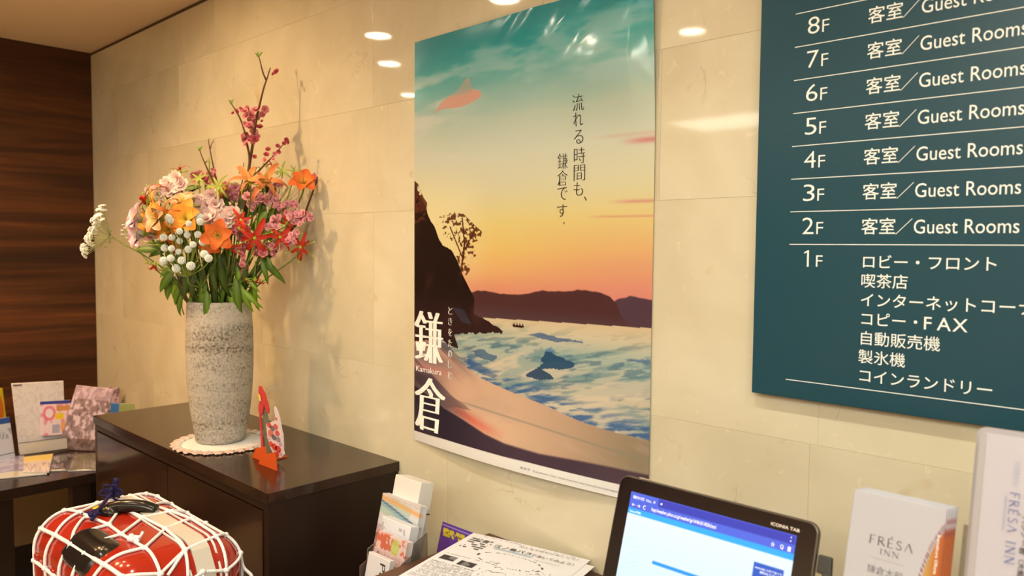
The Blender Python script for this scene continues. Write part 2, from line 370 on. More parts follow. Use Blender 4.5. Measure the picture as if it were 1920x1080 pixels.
# ------------------------------------------------------------------ poster
PX0, PZ1, PWD, PHT = -1.55720, 1.04155+1.03, .728, 1.03
def psurf(s, t):
    b = .003 + .022*np.sin(np.pi*np.clip(s,0,1))*sm(.86, 1.0, t)**1.3 + .005*np.sin(np.pi*np.clip(s,0,1))*sm(.12, 0, t)
    k = sm(.30,.75,s)*sm(.17,.03,t)
    wv = vn(s*7+3+t*6, t*11+s*5)-.5
    wv2 = vn(s*15+t*24, t*13+7+s*6)-.5
    return b + k*(.016*wv+.007*wv2+.011) + .026*np.exp(-((s-.90)/.20)**2-((t-.15)/.085)**2)*(1-.7*sm(.93,1.0,s)) + .0012*fbm(s*3, t*3+5, 2)
def ppos(s, t): return np.stack([PX0+s*PWD, -psurf(s, t), PZ1-t*PHT], -1)
def ppaint(s, t):
    n = fbm(s*2.5, t*14, 5); n2 = fbm(s*5+9, t*30, 4)
    tt = t + .05*(n-.5)*sm(.55,.0,t)
    img = ramp(tt, [(0,(20,138,135)), (.06,(42,152,142)), (.11,(92,170,150)), (.16,(150,186,158)), (.22,(196,203,165)), (.30,(222,214,172)), (.38,(230,213,155)),
                    (.45,(238,207,120)), (.51,(240,196,105)), (.56,(238,176,102)), (.60,(232,150,105)), (.66,(228,130,100))])
    img = mixc(img, sm(.35,1,s)*sm(.40,.62,t)*.55, (226,130,112))
    img = mixc(img, sm(.45,0,s)*sm(.05,.14,t)*sm(.36,.16,t)*sm(.35,.65,n2)*.9, (222,214,180))
    img = mixc(img, sm(.6,.72,n)*sm(.02,.06,t)*sm(.22,.14,t)*.5, (190,205,180))
    img = mixc(img, sm(.42,.2,s)*sm(.3,.42,t)*.6*sm(.65,.5,t), (246,226,160))
    # pink clouds
    q = inpoly(s+.02*(n2-.5), t+.01*(n-.5), [(.093,.184),(.12,.172),(.149,.158),(.20,.142),(.229,.132),(.262,.118),(.275,.113),(.285,.128),(.293,.140),(.335,.150),(.343,.162),(.30,.172),(.25,.178),(.20,.178),(.16,.176)])
    img = mixc(img, q*(.45+.5*sm(.3,.6,n2)), (224,160,126))
    for (a, b, c, wd, al) in ((.90,1.0,.301,.006,.8), (.86,1.0,.4165,.0035,.6), (.78,1.0,.445,.0022,.5), (.80,1.0,.288,.004,.2)):
        img = mixc(img, sm(a-.03,a+.08,s)*np.exp(-((t-c-.006*(s-.95))/wd)**2)*al, (220,125,112))
    # far hills
    h1 = np.interp(s, [0,.304,.33,.362,.40,.446,.485,.523,.56,.613,.64,.676,.71,.743,.775,.807,.84,.863,.884,.9,1], [.6,.612,.609,.607,.610,.612,.613,.611,.606,.598,.600,.599,.597,.593,.594,.595,.599,.604,.615,.64,.7]) + .004*(fbm(s*40,s*0,3)-.5)
    h2 = np.interp(s, [.82,.873,.887,.91,.93,.968,1.0], [.66,.613,.608,.604,.599,.603,.605]) + .003*(fbm(s*50,s*0+3,3)-.5)
    img = mixc(img, sm(-.0015,.0015,t-h2)*(s>.82), (88,60,62)); img = mixc(img, sm(-.0015,.0015,t-h1)*(s>.28), (84,48,42))
    img = mixc(img, (t>h1)*(s>.28)*sm(.63,.67,t)*.5, (95,72,72))
    # sea
    wl = np.interp(s, [.3,.343,1], [.672,.670,.6585])
    a = fbm(s*8+2, t*66+s*9, 5); b2 = fbm(s*17, t*140+s*20, 4); c2 = fbm(s*3+4, t*17+s*5, 3)
    sea = ramp(t, [(.66,(224,190,135)), (.69,(218,196,148)), (.73,(176,182,150)), (.77,(196,186,148)), (.81,(212,190,148)), (.86,(186,176,146)), (.90,(170,160,132))])
    sea = mixc(sea, sm(.68,.73,t)*sm(.46,.60,a)*.60, (112,142,130)); sea = mixc(sea, sm(.68,.73,t)*sm(.55,.68,b2)*.55, (66,100,112))
    sea = mixc(sea, sm(.70,.76,t)*sm(.5,.64,c2)*.35, (118,150,136)); sea = mixc(sea, sm(.54,.66,fbm(s*5+2,t*30+s*6,4))*sm(.70,.76,t)*.7, (228,202,156))
    sea = mixc(sea, sm(.66,.69,t)*sm(.73,.70,t)*sm(.5,.6,b2)*.35, (150,150,120))
    img = np.where((t > wl)[..., None], sea, img)
    for P, col, al in (([(.54,.697),(.60,.692),(.70,.695),(.78,.702),(.66,.704)], (62,88,120), .7),
                   ([(.60,.765),(.625,.73),(.642,.722),(.66,.735),(.70,.742),(.745,.747),(.72,.757),(.68,.764),(.655,.762)], (38,74,96), .9),
                   ([(.54,.787),(.57,.772),(.60,.762),(.635,.775),(.655,.787),(.61,.795)], (36,62,84), .85),
                   ([(.30,.752),(.34,.742),(.38,.748),(.42,.757),(.40,.768),(.35,.765)], (70,98,118), .75),
                   ([(.62,.724),(.64,.716),(.66,.724),(.65,.732),(.63,.732)], (110,140,160), .8),
                   ([(.28,.77),(.36,.782),(.42,.797),(.40,.806),(.33,.797),(.22,.768)], (88,100,118), .6),
                   ([(.93,.722),(1.0,.716),(1.0,.727),(.96,.727)], (80,110,140), .6)):
        img = mixc(img, inpoly(s+.03*(b2-.5), t+.012*(a-.5), P)*al, col)
    # blue run-up along the shore
    sh = np.interp(s, [0,.134,.24,.342,.42,.501,.57,.635,.70,.771,.83,.898,1.0], [.71,.746,.782,.811,.823,.833,.84,.847,.857,.866,.870,.873,.875])
    img = mixc(img, sm(-.055,-.01,t-sh)*(s>.28)*sm(.35,.62,b2)*.85, (58,96,132))
    # sand
    sand = ramp(s+.6*(t-.87), [(0,(190,140,110)), (.25,(224,176,132)), (.5,(222,176,130)), (.75,(196,156,114)), (1,(150,128,92))])
    sand = mixc(sand, .35*sm(.4,.7,fbm(s*4+t*20,t*40-s*8,4)), (205,165,130))
    dk = np.interp(s, [0,.10,.166,.255,.378,.471,.62,.773,.885,1.0], [.86,.885,.902,.916,.937,.946,.949,.944,.942,.941])
    sand = mixc(sand, np.exp(-((t-dk+.012)/.012)**2)*sm(.15,.25,s)*sm(.5,.3,s)*.9, (222,108,80))
    sand = mixc(sand, np.exp(-((t-(.88+.05*(s-.3)))/.0022)**2)*sm(.2,.3,s)*.6, (140,135,105))
    img = np.where((t > sh)[..., None], sand, img)
    # wet streaks at the left: dark and pink tongues
    left = sm(.36,.10,s)
    img = mixc(img, left*(t>.74)*sm(.45,.62,fbm(s*3-t*4,t*34-s*14,4))*.9, (96,76,76))
    img = mixc(img, sm(.30,.05,s)*np.exp(-((t-.775-.12*s)/.02)**2)*.7, (110,92,95)); img = mixc(img, sm(.30,.1,s)*np.exp(-((t-.812)/.008)**2)*.7, (212,130,110))
    img = mixc(img, sm(.22,.0,s)*sm(.80,.84,t)*.75, (62,50,54)); img = mixc(img, inpoly(s,t,[(.14,.872),(.2,.868),(.26,.88),(.30,.893),(.22,.893),(.17,.902)])*.6,(110,84,76))
    img = mixc(img, sm(-.002,.004,t-dk), (76,56,60)); img = mixc(img, (t>dk)*sm(.55,.1,s)*.8, (38,34,42))
    # near cliff, rocks, pine
    cl = [(-.1,.30),(0,.345),(.012,.352),(.02,.372),(.037,.387),(.06,.405),(.072,.427),(.09,.445),(.109,.458),(.135,.491),(.151,.503),(.173,.506),(.201,.518),(.228,.541),(.254,.573),(.286,.603),(.31,.625),(.31,.665),(.34,.669),(.395,.682),(.443,.695),(.44,.702),(.36,.706),(.25,.714),(.215,.72),(.225,.735),(.235,.75),(.18,.745),(.13,.73),(0,.745),(-.1,.76)]
    jx = .012*(fbm(s*50,t*50,3)-.5)
    q = inpoly(s+jx, t+jx, cl); cc = mixc(np.zeros(s.shape+(3,))+np.array((34,22,16)), sm(.45,.75,fbm(s*12,t*12,4))*.6, (72,42,30))
    cc = mixc(cc, sm(.60,.70,t)*.5, (70,40,38)); img = np.where(q[..., None], cc, img)
    img = mixc(img, inpoly(s,t,[(.2,.652),(.26,.655),(.30,.69),(.25,.685)])*.4,(70,80,96))
    tr = fbm(s*90, t*150, 3)*.8 + .45*fbm(s*16, t*44, 2)
    img = mixc(img, inpoly(s,t,[(.115,.452),(.137,.434),(.205,.424),(.258,.43),(.297,.450),(.345,.472),(.335,.491),(.30,.497),(.33,.522),(.30,.535),(.26,.51),(.2,.495),(.129,.468)])*(tr>.64)*.9, (96,44,22))
    img = mixc(img, inpoly(s,t,[(.0,.342),(.02,.35),(.05,.385),(.07,.40),(.06,.44),(0,.45)])*(tr>.55)*.9, (90,44,26))
    img = mixc(img, inpoly(s,t,[(.22,.53),(.26,.515),(.29,.56),(.27,.575),(.245,.56)])*(tr>.6)*.9, (96,44,22))
    for a0, a1, wd in (((.245,.57),(.262,.50),.005), ((.262,.50),(.25,.44),.0035), ((.255,.52),(.31,.47),.003), ((.25,.53),(.19,.46),.003)):
        d = np.array(a1)-np.array(a0); u = np.clip(((s-a0[0])*d[0]+(t-a0[1])*d[1])/(d@d), 0, 1)
        img = mixc(img, (np.hypot(s-a0[0]-u*d[0], (t-a0[1]-u*d[1])*1.41) < wd)*.9, (80,36,20))
    # boat, margin
    img = mixc(img, inpoly(s,t,[(.482,.680),(.537,.680),(.528,.684),(.49,.684)])*1.0, (60,30,24))
    for x in (.49,.503,.515,.527): img = mixc(img, inpoly(s,t,[(x,.675),(x+.004,.675),(x+.006,.681),(x-.002,.681)])*.9, (60,30,24))
    img = mixc(img, sm(.974,.9745,t+.004*(s-.5)), (240,226,196))
    return img
poster = painted('poster', vmat('poster_paper', .15, .5, coat=.5), None, 440, 620, ppos, ppaint, loc=(PX0+PWD/2, -.003, PZ1-PHT/2))
tag(poster, 'large glossy travel poster of a beach at sunset, taped to the marble wall', 'poster')
def pfn(x, y):                        # x=s, y=-t
    x = float(x); t = float(-y); return (PX0+x*PWD, -float(psurf(np.array(x), np.array(t)))-.0009, PZ1-t*PHT)
M_ink = mat('black_print', alb((62,52,40)), .6, .2); M_wp = mat('white_print', alb((246,240,228), .9), .5, .3)
tx = MB()
for i, ch in enumerate('流れる時間も'):
    y = .197 + i*.0352; h = .032 if i in (0,3,4) else .027
    put_text(tx, ch, .726, .767 if i in (0,3,4) else .760, -(y+h), -y, pfn, -.018, 2, .0011)
put_text(tx, '、', .765, .775, -.412, -.402, pfn)
for i, ch in enumerate('鎌倉です'):
    y = .311 + i*.0352; h = .032 if i < 2 else .026
    put_text(tx, ch, .664, .702, -(y+h), -y, pfn, -.018, 2, .0011)
put_text(tx, '。', .688, .694, -.458, -.453, pfn)
tx.build('lettering', M_ink, poster, fix=False)
tw = MB()
for k, (ch, a, b, c, d) in enumerate([('鎌',.002,.158,.668,.796), ('倉',.004,.172,.834,.968)]):
    put_text(tw, ch, a, b-.014, -d, -c, pfn, -.012, 4, .0045)
for i, ch in enumerate('ときをたのしむ'):
    y = .652 + i*.0262; put_text(tw, ch, .183, .203, -(y+.018), -y, pfn, -.005, 2, .001)
put_text(tw, 'Kamakura', .012, .150, -.822, -.808, pfn)
tw.build('lettering', M_wp, poster, fix=False)
tf = MB(); put_text(tf, '鎌倉市  Kamakura City  http://www.city.kamakura.kanagawa.jp', .55, .93, -.991, -.985, pfn)
tf.build('lettering', mat('grey_print', alb((150,138,118)), .6), poster, fix=False)

# ------------------------------------------------------------------ floor directory sign
M_sign = mat('teal_enamel', (.006,.060,.095), .30, .5, coat=0)
M_sl = mat('cream_lettering', alb((240,232,212), .9), .5, .3)
SY = -.020
sg = thing('directory_sign', 'dark teal floor directory board with cream lettering, mounted on the marble wall', 'sign', (-.2, SY, 1.75))
MB().box((-.61, SY, 1.299), (.30, -.006, 2.34)).build('board', M_sign, sg, bevel=.0012)
MB().box((-.58, -.006, 1.33), (.27, -.0002, 2.31)).build('mounting_frame', mat('dark_grey_metal', (.06,.06,.06), .5), sg)
sfn = lambda x, y: (x, SY-.0007, y)
for zz in [1.330]+[1.5585+.0543*k for k in range(14)]:
    MB().box((-.549, SY-.0008, zz-.0006), (.24, SY, zz+.0006)).build('divider_line', M_sl, sg, fix=False)
gm = None
v_c, f_c = text2d('客'); print('em', v_c.min(0), v_c.max(0))
for k in range(0, 13):
    base = 1.5755+.0543*k; n = str(k+2); t1 = MB()
    wdt = .019 if len(n) == 1 else .036
    put_text(t1, n, -.509-wdt, -.509, base, base+.0272, sfn, -.008)
    put_text(t1, 'F', -.5045, -.4935, base, base+.0195, sfn, -.008)
    t1.build('floor_number', M_sl, sg, fix=False); t1 = MB()
    put_text(t1, '客室', -.4335, -.3835, base-.001, base+.0245, sfn, .004)
    t1.add([sfn(-.3835, base-.001), sfn(-.3822, base-.001), sfn(-.3592, base+.0225), sfn(-.3605, base+.0225)], [(0,1,2,3)])
    put_text(t1, 'Guest', -.3575, -.2985, base-.0003, base+.0208, sfn, .001)
    put_text(t1, 'Rooms', -.2895, -.2225, base-.0003, base+.0203, sfn, .001)
    t1.build('lettering', M_sl, sg, fix=False)
t1 = MB(); t1.add([sfn(*q) for q in [(-.5185,1.5215),(-.5155,1.5215),(-.5155,1.5487),(-.5178,1.5487),(-.5235,1.5455),(-.5235,1.5432),(-.5185,1.5455)]], [(0,1,2,3,6),(3,4,5,6)])
put_text(t1, 'F', -.5035, -.4930, 1.522, 1.5405, sfn, -.008); t1.build('floor_number', M_sl, sg, fix=False)
EMW = .0235
for body, top in (('ロビー・フロント',1.5435), ('喫茶店',1.5135), ('インターネットコーナー',1.4835), ('コピー・FAX',1.4535), ('自動販売機',1.423), ('製氷機',1.3935), ('コインランドリー',1.3635)):
    t1 = MB(); x = -.4325
    for ch in body:
        v, f = text2d(ch, .004); adv = EMW
        if ch in 'FAX': sc = .0275; adv = {'F':.0175,'A':.0205,'X':.02}[ch]; ox, oy = 0, top-.0215
        else: sc = EMW; ox, oy = 0, top-.0205
        a = v.min(0)
        if ch in 'FAX': v = v - [a[0], a[1]]
        t1.add([sfn(x+p[0]*sc+ox, oy+p[1]*sc) for p in v], f); x += adv
    t1.build('lettering', M_sl, sg, fix=False)

# ------------------------------------------------------------------ cabinet
ZT = .9695
M_cab = mat('dark_brown_lacquer', (.026,.012,.007), .16, .5, noise=.25, nscale=3, stretch=(.3,3,3), coat=.15)
M_cab2 = mat('dark_brown_side', (.022,.011,.007), .35, .4, noise=.2, nscale=3, stretch=(3,3,.3))
cb = thing('cabinet', 'low dark brown lacquered cabinet with two doors, against the marble wall under the vase', 'cabinet', (-2.205, -.194, 0))
x0, x1, yd = -2.787, -1.622, -.388
MB().box((x0, yd, ZT-.026), (x1, -.001, ZT)).build('top', M_cab, cb, bevel=.0015)
b = MB().box((x0+.004, yd+.004, .06), (x0+.028, -.004, ZT-.026)).box((x1-.028, yd+.004, .06), (x1-.004, -.004, ZT-.026)).box((x0+.028, -.02, .06), (x1-.028, -.004, ZT-.026)).box((x0+.028, yd+.03, .06), (x1-.028, -.02, .085))
b.box((x0+.028, yd+.004, ZT-.046), (x1-.028, yd+.03, ZT-.026))
b.build('body', M_cab2, cb)
MB().box((x0+.03, yd+.03, 0), (x1-.03, -.03, .06)).build('plinth', M_cab2, cb)
for a, c in ((x0+.03, -2.196), (-2.192, x1-.03)):
    MB().box((a, yd+.002, .09), (c, yd+.022, ZT-.050)).build('door', M_cab, cb, bevel=.001)
for a, lb in ((-2.225, 0), (-2.163, 0)):
    MB().tube([(a, yd-.002, .62), (a, yd-.022, .62), (a, yd-.022, .50), (a, yd-.002, .50)], .004, 8).build('handle', mat('brushed_steel', (.55,.52,.47), .3, metal=1), cb)

# ------------------------------------------------------------------ doily and vase
DC = Vector((-2.140, -.243, ZT))
dl = thing('doily', 'round cream crocheted doily with scalloped pinkish edge under the vase', 'doily', DC)
mb = MB(); n = 96; vs = [DC+Vector((0,0,.0025))]
for k, (r, z) in enumerate(((.06,.0028), (.10,.0030), (.118,.0026))):
    vs += [DC+Vector((r*math.cos(2*math.pi*j/n), r*math.sin(2*math.pi*j/n), z)) for j in range(n)]
fs = [(0, 1+j, 1+(j+1) % n) for j in range(n)] + [(1+i*n+j, 1+(i+1)*n+j, 1+(i+1)*n+(j+1) % n, 1+i*n+(j+1) % n) for i in range(2) for j in range(n)]
vs += [DC+Vector((.118*math.cos(2*math.pi*j/n), .118*math.sin(2*math.pi*j/n), .0004)) for j in range(n)]
fs += [(1+2*n+j, 1+3*n+j, 1+3*n+(j+1) % n, 1+2*n+(j+1) % n) for j in range(n)]
mb.add(vs, fs, None, True); mb.build('center', mat('cream_cotton', alb((238,224,196)), .9, .1, noise=.08, nscale=300, bump=.5), dl)
mb = MB(); n = 288; vs = []; cols = []
for k in range(6):
    for j in range(n):
        th = 2*math.pi*j/n; sc = abs(math.sin(th*14)); r = .116 + k/5*(.017+.012*sc) + .002*math.sin(th*61)
        z = .0035 + .007*math.sin(k/5*math.pi)*(.4+.6*sc) + .0012*math.sin(th*84+k)
        vs.append(DC+Vector((r*math.cos(th), r*math.sin(th), max(z, .001))))
        q = k/5; c = alb((238,222,192))*(1-q) + alb((196,150,118))*q if k < 5 else alb((222,190,160)); c = c*(.8+.2*sc); cols.append(tuple(c))
fs = [(i*n+j, (i+1)*n+j, (i+1)*n+(j+1) % n, i*n+(j+1) % n) for i in range(5) for j in range(n)]
mb.add(vs, fs, cols, True); mb.build('lace_edge', vmat('crochet', .9, .1), dl)

def vase_mat():
    m = mat('rough_speckled_ceramic', (.5,.5,.5), .7, .25); nt = m.node_tree; b = nt.nodes['Principled BSDF']; L = nt.links.new
    tc = nt.nodes.new('ShaderNodeTexCoord')
    n = nt.nodes.new('ShaderNodeTexNoise'); n.inputs['Scale'].default_value = 150; n.inputs['Detail'].default_value = 4; n.inputs['Roughness'].default_value = .75
    L(tc.outputs['Object'], n.inputs['Vector'])
    mp = nt.nodes.new('ShaderNodeMapping'); mp.inputs['Scale'].default_value = (1.0,1.0,9); L(tc.outputs['Object'], mp.inputs[0])
    nb = nt.nodes.new('ShaderNodeTexNoise'); nb.inputs['Scale'].default_value = 2.6; nb.inputs['Detail'].default_value = 3; L(mp.outputs[0], nb.inputs['Vector'])
    ad = nt.nodes.new('ShaderNodeMath'); ad.operation = 'MULTIPLY_ADD'; ad.inputs[1].default_value = .55; L(nb.outputs['Fac'], ad.inputs[0]); L(n.outputs['Fac'], ad.inputs[2])
    r = nt.nodes.new('ShaderNodeValToRGB'); E = r.color_ramp.elements
    E[0].position = .58; E[0].color = (.12,.10,.075,1); E[1].position = .86; E[1].color = (.50,.48,.43,1); e = E.new(.67); e.color = (.29,.27,.235,1); e = E.new(.74); e.color = (.39,.37,.33,1)
    L(ad.outputs[0], r.inputs[0]); L(r.outputs[0], b.inputs['Base Color'])
    vo = nt.nodes.new('ShaderNodeTexVoronoi'); vo.inputs['Scale'].default_value = 140; L(tc.outputs['Object'], vo.inputs['Vector'])
    bp = nt.nodes.new('ShaderNodeBump'); bp.inputs['Strength'].default_value = .9; bp.inputs['Distance'].default_value = .003; L(ad.outputs[0], bp.inputs['Height']); L(bp.outputs[0], b.inputs['Normal'])
    return m
VC = Vector((-2.168, -.238, ZT+.0032))
prof = [(.002,0),(.066,0),(.0705,.006),(.076,.04),(.0835,.09),(.0900,.15),(.0935,.21),(.0945,.27),(.0935,.33),(.0905,.385),(.0890,.408),(.0870,.4125),(.0840,.410),(.0850,.38),(.0870,.30),(.086,.2),(.076,.08),(.06,.02),(.002,.018)]
vase = MB().lathe(VC, prof, 72).build('vase', vase_mat(), None, loc=VC)
tag(vase, 'tall grey and white rough textured ceramic vase full of flowers, standing on the doily', 'vase')
VT = VC + Vector((0,0,.41))

# ------------------------------------------------------------------ flowers
D0 = (VC-CAM).dot(Fw)
def A(px, py, dd=0.0):                 # a point of the bouquet: its direction and its distance in front of / behind the vase axis
    d = ray(px, py); return CAM + d*((D0+dd)/d.dot(Fw))
def W(r, u, c): return (Rt*r + Up*u - Fw*c).normalized()
M_pet = vmat('petals', .55, .25); M_leaf = vmat('leaf_surface', .38, .4)
M_stem = mat('green_stem', (.13,.20,.03), .5); M_twig = mat('brown_twig', (.11,.055,.025), .7, .2); M_leafstem = mat('yellow_green_stem', (.26,.33,.06), .5)
PW = lin((250, 228, 204))
def petal_mesh(name, w, base, tip, edge=None, cup=.25, bend=.5, nu=5, nv=8, wave=0.0, pt=.55):
    """length-1 petal along +Z bending outward to +X; width along Y"""
    mb = MB(); vs = []; cs = []
    for i in range(nv+1):
        v = i/nv; wd = w*.5*((math.sin(math.pi*min(1, v**pt*.97+.03)))**.8 if w < .4 else (math.sin(math.pi*(.10+.83*v**.9)))**.55 if i < nv else .25)
        ang = bend*v*v; x = math.sin(ang)*v*.7; z = v*math.cos(ang*.6)
        for j in range(nu):
            q = 2*j/(nu-1)-1
            y = q*wd; xx = x - cup*wd*q*q*1.2 + wave*math.sin(v*12+q*3)*abs(q)
            vs.append((xx, y, z)); c = np.array(base)*(1-v)+np.array(tip)*v
            if edge is not None: c = c*(1-abs(q)**2*.8)+np.array(edge)*abs(q)**2*.8
            cs.append(tuple(c*(.92+.16*random.random())))
    fs = [(i*nu+j, i*nu+j+1, (i+1)*nu+j+1, (i+1)*nu+j) for i in range(nv) for j in range(nu-1)]
    mb.add(vs, fs, cs, True); return mb.mesh(name, M_pet)
PW = lin((250, 226, 198))
RED, ORA, YEL = alb((215,45,30)), alb((245,130,30)), alb((240,200,60))
PT = {'orange': petal_mesh('petal', .86, alb((252,186,70), .85), alb((247,132,38), .85), None, .35, .75),
      'orangered': petal_mesh('petal', .84, alb((250,150,66), .8), alb((238,96,34), .8), None, .35, .7),
      'peach': petal_mesh('petal', .72, alb((250,190,110)), alb((240,140,90)), alb((246,214,160)), .35, .7),
      'pinkwhite': petal_mesh('petal', .75, alb((245,215,205)), alb((222,120,120)), alb((246,228,215)), .35, .5),
      'glory': petal_mesh('petal', .24, alb((246,205,70)), alb((222,44,26)), alb((240,120,50)), .3, 2.0, wave=.03),
      'gloryred': petal_mesh('petal', .23, alb((228,70,44)), alb((198,28,24)), alb((214,50,34)), .3, 1.6, wave=.03),
      'gloryora': petal_mesh('petal', .27, alb((246,170,80)), alb((238,92,48)), alb((246,150,90)), .3, 1.5, wave=.03),
      'lime': petal_mesh('petal', .20, alb((206,200,90)), alb((146,156,44)), None, .3, 1.1)}
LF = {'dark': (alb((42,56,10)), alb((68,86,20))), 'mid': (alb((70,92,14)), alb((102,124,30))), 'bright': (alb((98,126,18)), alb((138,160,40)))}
LM = {}
for k, (a, b) in LF.items():
    for nm, wd, bd in (('wide', .34, .5), ('long', .19, .7)):
        mb = MB(); vs = []; cs = []; nv, nu = 10, 5
        for i in range(nv+1):
            v = i/nv; ww = wd*.5*(math.sin(math.pi*v**.75))**.9 if 0 < v < 1 else .006
            an = bd*v*v
            for j in range(nu):
                q = 2*j/(nu-1)-1; vs.append((math.sin(an)*v*.6+.10*abs(q)*ww*2, q*ww, v*math.cos(an*.7)+.0))
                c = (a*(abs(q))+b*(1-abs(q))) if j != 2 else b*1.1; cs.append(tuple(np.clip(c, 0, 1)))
        mb.add(vs, [(i*nu+j, i*nu+j+1, (i+1)*nu+j+1, (i+1)*nu+j) for i in range(nv) for j in range(nu-1)], cs, True)
        LM[k, nm] = mb.mesh('leaf', M_leaf)
def leaf(parent, p, d, L, kind='mid', shape='wide', face=None, name='leaf'):
    """leaf from world point p in direction d; its face turned to 'face'"""
    z = Vector(d).normalized(); x = (Vector(face) if face is not None else -Fw + Vector((0,0,.4))); x = x - z*x.dot(z)
    if x.length < 1e-3: x = z.orthogonal()
    x = -x.normalized(); y = z.cross(x)
    M = Matrix((x, y, z)).transposed().to_4x4(); M = Matrix.Translation(p) @ M @ Matrix.Scale(L, 4)
    return place(name, LM[kind, shape], parent, M)
def petal_at(parent, c, axis, th, spread, size, me, name='petal'):
    """petal around axis; spread 0 = along the axis, pi/2 = flat"""
    Fm = frame(axis).to_3x3(); out = Fm @ Vector((math.cos(th), math.sin(th), 0)); ax = Vector(axis).normalized()
    z = (ax*math.cos(spread)+out*math.sin(spread)).normalized(); x = (out*math.cos(spread)-ax*math.sin(spread)).normalized(); y = z.cross(x)
    M = Matrix((x, y, z)).transposed().to_4x4()
    return place(name, me, parent, Matrix.Translation(c) @ M @ Matrix.Scale(size, 4))
def stem_path(p, axis=None, k=.5):
    """from bloom p down into the vase mouth and inside the vase"""
    p = Vector(p); a = Vector(axis) if axis is not None else Vector((0,0,1))
    d = (p-VT); d.z = 0; dl_ = max(d.length, 1e-3); m = VT + d/dl_*min(.06, dl_*.3); m.z = VT.z-.015
    inn = VC + Vector((-d.x/dl_*.03, -d.y/dl_*.03, .12))
    c1 = p - a.normalized()*.05; c2 = m + Vector((d.x*.25, d.y*.25, .10))
    return bez(p, c1, c2, m, 10) + [m.lerp(inn, .5), inn]
def alstro(px, py, dd, axis, size, kind, label, grp='alstroemeria blooms in the bouquet', stem=True, n=6):
    c = A(px, py, dd); ax = W(*axis)
    t = thing('alstroemeria', label, 'flower', c, grp)
    for k in range(n):
        petal_at(t, c, ax, 2*math.pi*k/n+.3, .62+.14*(k % 2), size*(1 if k % 2 else .92), PT[kind])
    s = MB()
    for k in range(6):
        a = 2*math.pi*k/6; s.tube([c, c+ax*size*.5+frame(ax).to_3x3() @ Vector((math.cos(a),math.sin(a),0))*size*.16], .0012, 4)
    s.build('stamens', mat('yellow_stamen', alb((225,190,60)), .6), t, fix=False)
    MB().tube(bez(c-ax*.02, c-ax*.01, c, c+ax*size*.12, 4), [.003,.005,.007,.010,.012], 8).build('calyx', M_leafstem, t, fix=False)
    if stem: MB().tube(stem_path(c-ax*.02, ax), .0026, 6).build('stem', M_stem, t, fix=False)
    return t
def gloriosa(px, py, dd, axis, size, kind, label, spread=1.1, stem=True, n=6, th0=0.0):
    c = A(px, py, dd); ax = W(*axis)
    t = thing('flame_lily', label, 'flower', c, 'flame lilies in the bouquet')
    for k in range(n): petal_at(t, c, ax, 2*math.pi*k/n+th0+random.uniform(-.3,.3), spread+random.uniform(-.35,.45), size*random.uniform(.72,1.2), PT[kind])
    s = MB()
    for k in range(6):
        a = 2*math.pi*k/6+.4; o = frame(ax).to_3x3() @ Vector((math.cos(a),math.sin(a),0)); s.tube([c, c+o*size*.35-ax*size*.05, c+o*size*.7+ax*size*.12], .001, 4)
        s.ball(c+o*size*.7+ax*size*.12, .0028, nu=5, nv=4)
    s.ball(c, .006, nu=6, nv=5); s.build('stamens', mat('lime_stamen', alb((190,200,60)), .6), t, fix=False)
    if stem: MB().tube(stem_path(c, ax if ax.z > -.2 else Vector((0,0,1))), .0022, 6).build('stem', M_stem, t, fix=False)
    return t
# small five-petalled double blossom, several tints
def blossom_mesh(name, c0, c1, layers=2):
    mb = MB()
    for L in range(layers):
        for k in range(5):
            th = 2*math.pi*(k+.5*L)/5; sp = 1.25-.5*L; r = 1-.3*L; vs = []; cs = []
            for i in range(4):
                v = i/3; wd = .95*math.sin(math.pi*(.14+.62*v)); 
                for q in (-1, 0, 1):
                    x = math.cos(th); y = math.sin(th); rad = r*v*math.sin(sp); hz = r*v*math.cos(sp)*.9+.12*abs(q)*v
                    vs.append((x*rad-y*q*wd*.5*r, y*rad+x*q*wd*.5*r, hz)); cc = c0*(1-v)+c1*v; cs.append(tuple(cc*(.9+.2*random.random())))
            mb.add(vs, [(i*3+j, i*3+j+1, (i+1)*3+j+1, (i+1)*3+j) for i in range(3) for j in range(2)], cs, True)
    mb.ball((0,0,.12), .16, tuple(c0*.8), 6, 4); return mb.mesh(name, M_pet)
BL = {'pink': blossom_mesh('blossom', alb((220,92,92), .8), alb((240,146,136), .82)), 'pale': blossom_mesh('blossom', alb((244,158,142), .85), alb((252,216,186), .9), 3),
      'rose': blossom_mesh('blossom', alb((185,50,56)), alb((214,90,90))), 'spray': blossom_mesh('blossom', alb((220,104,106), .8), alb((244,170,158), .88))}
bm_ = MB(); bm_.ball((0,0,0), 1, tuple(alb((186,60,72))), 7, 6, (.75,.75,1)); BUD = bm_.mesh('bud', M_pet)
def rblossom(parent, p, r, kind='pink', bud=.10):
    r *= {'pink': .92, 'rose': .85}.get(kind, 1.08)
    if random.random() < bud:
        return place('bud', BUD, parent, Matrix.Translation(p) @ frame((random.uniform(-1,1), random.uniform(-1,1), 1)) @ Matrix.Scale(r*.5, 4))
    d = W(random.uniform(-.8,.8), random.uniform(-.5,.9), 1)
    return place('blossom', BL[kind], parent, Matrix.Translation(p) @ frame(d) @ Matrix.Rotation(random.uniform(0,6), 4, 'Z') @ Matrix.Scale(r, 4))
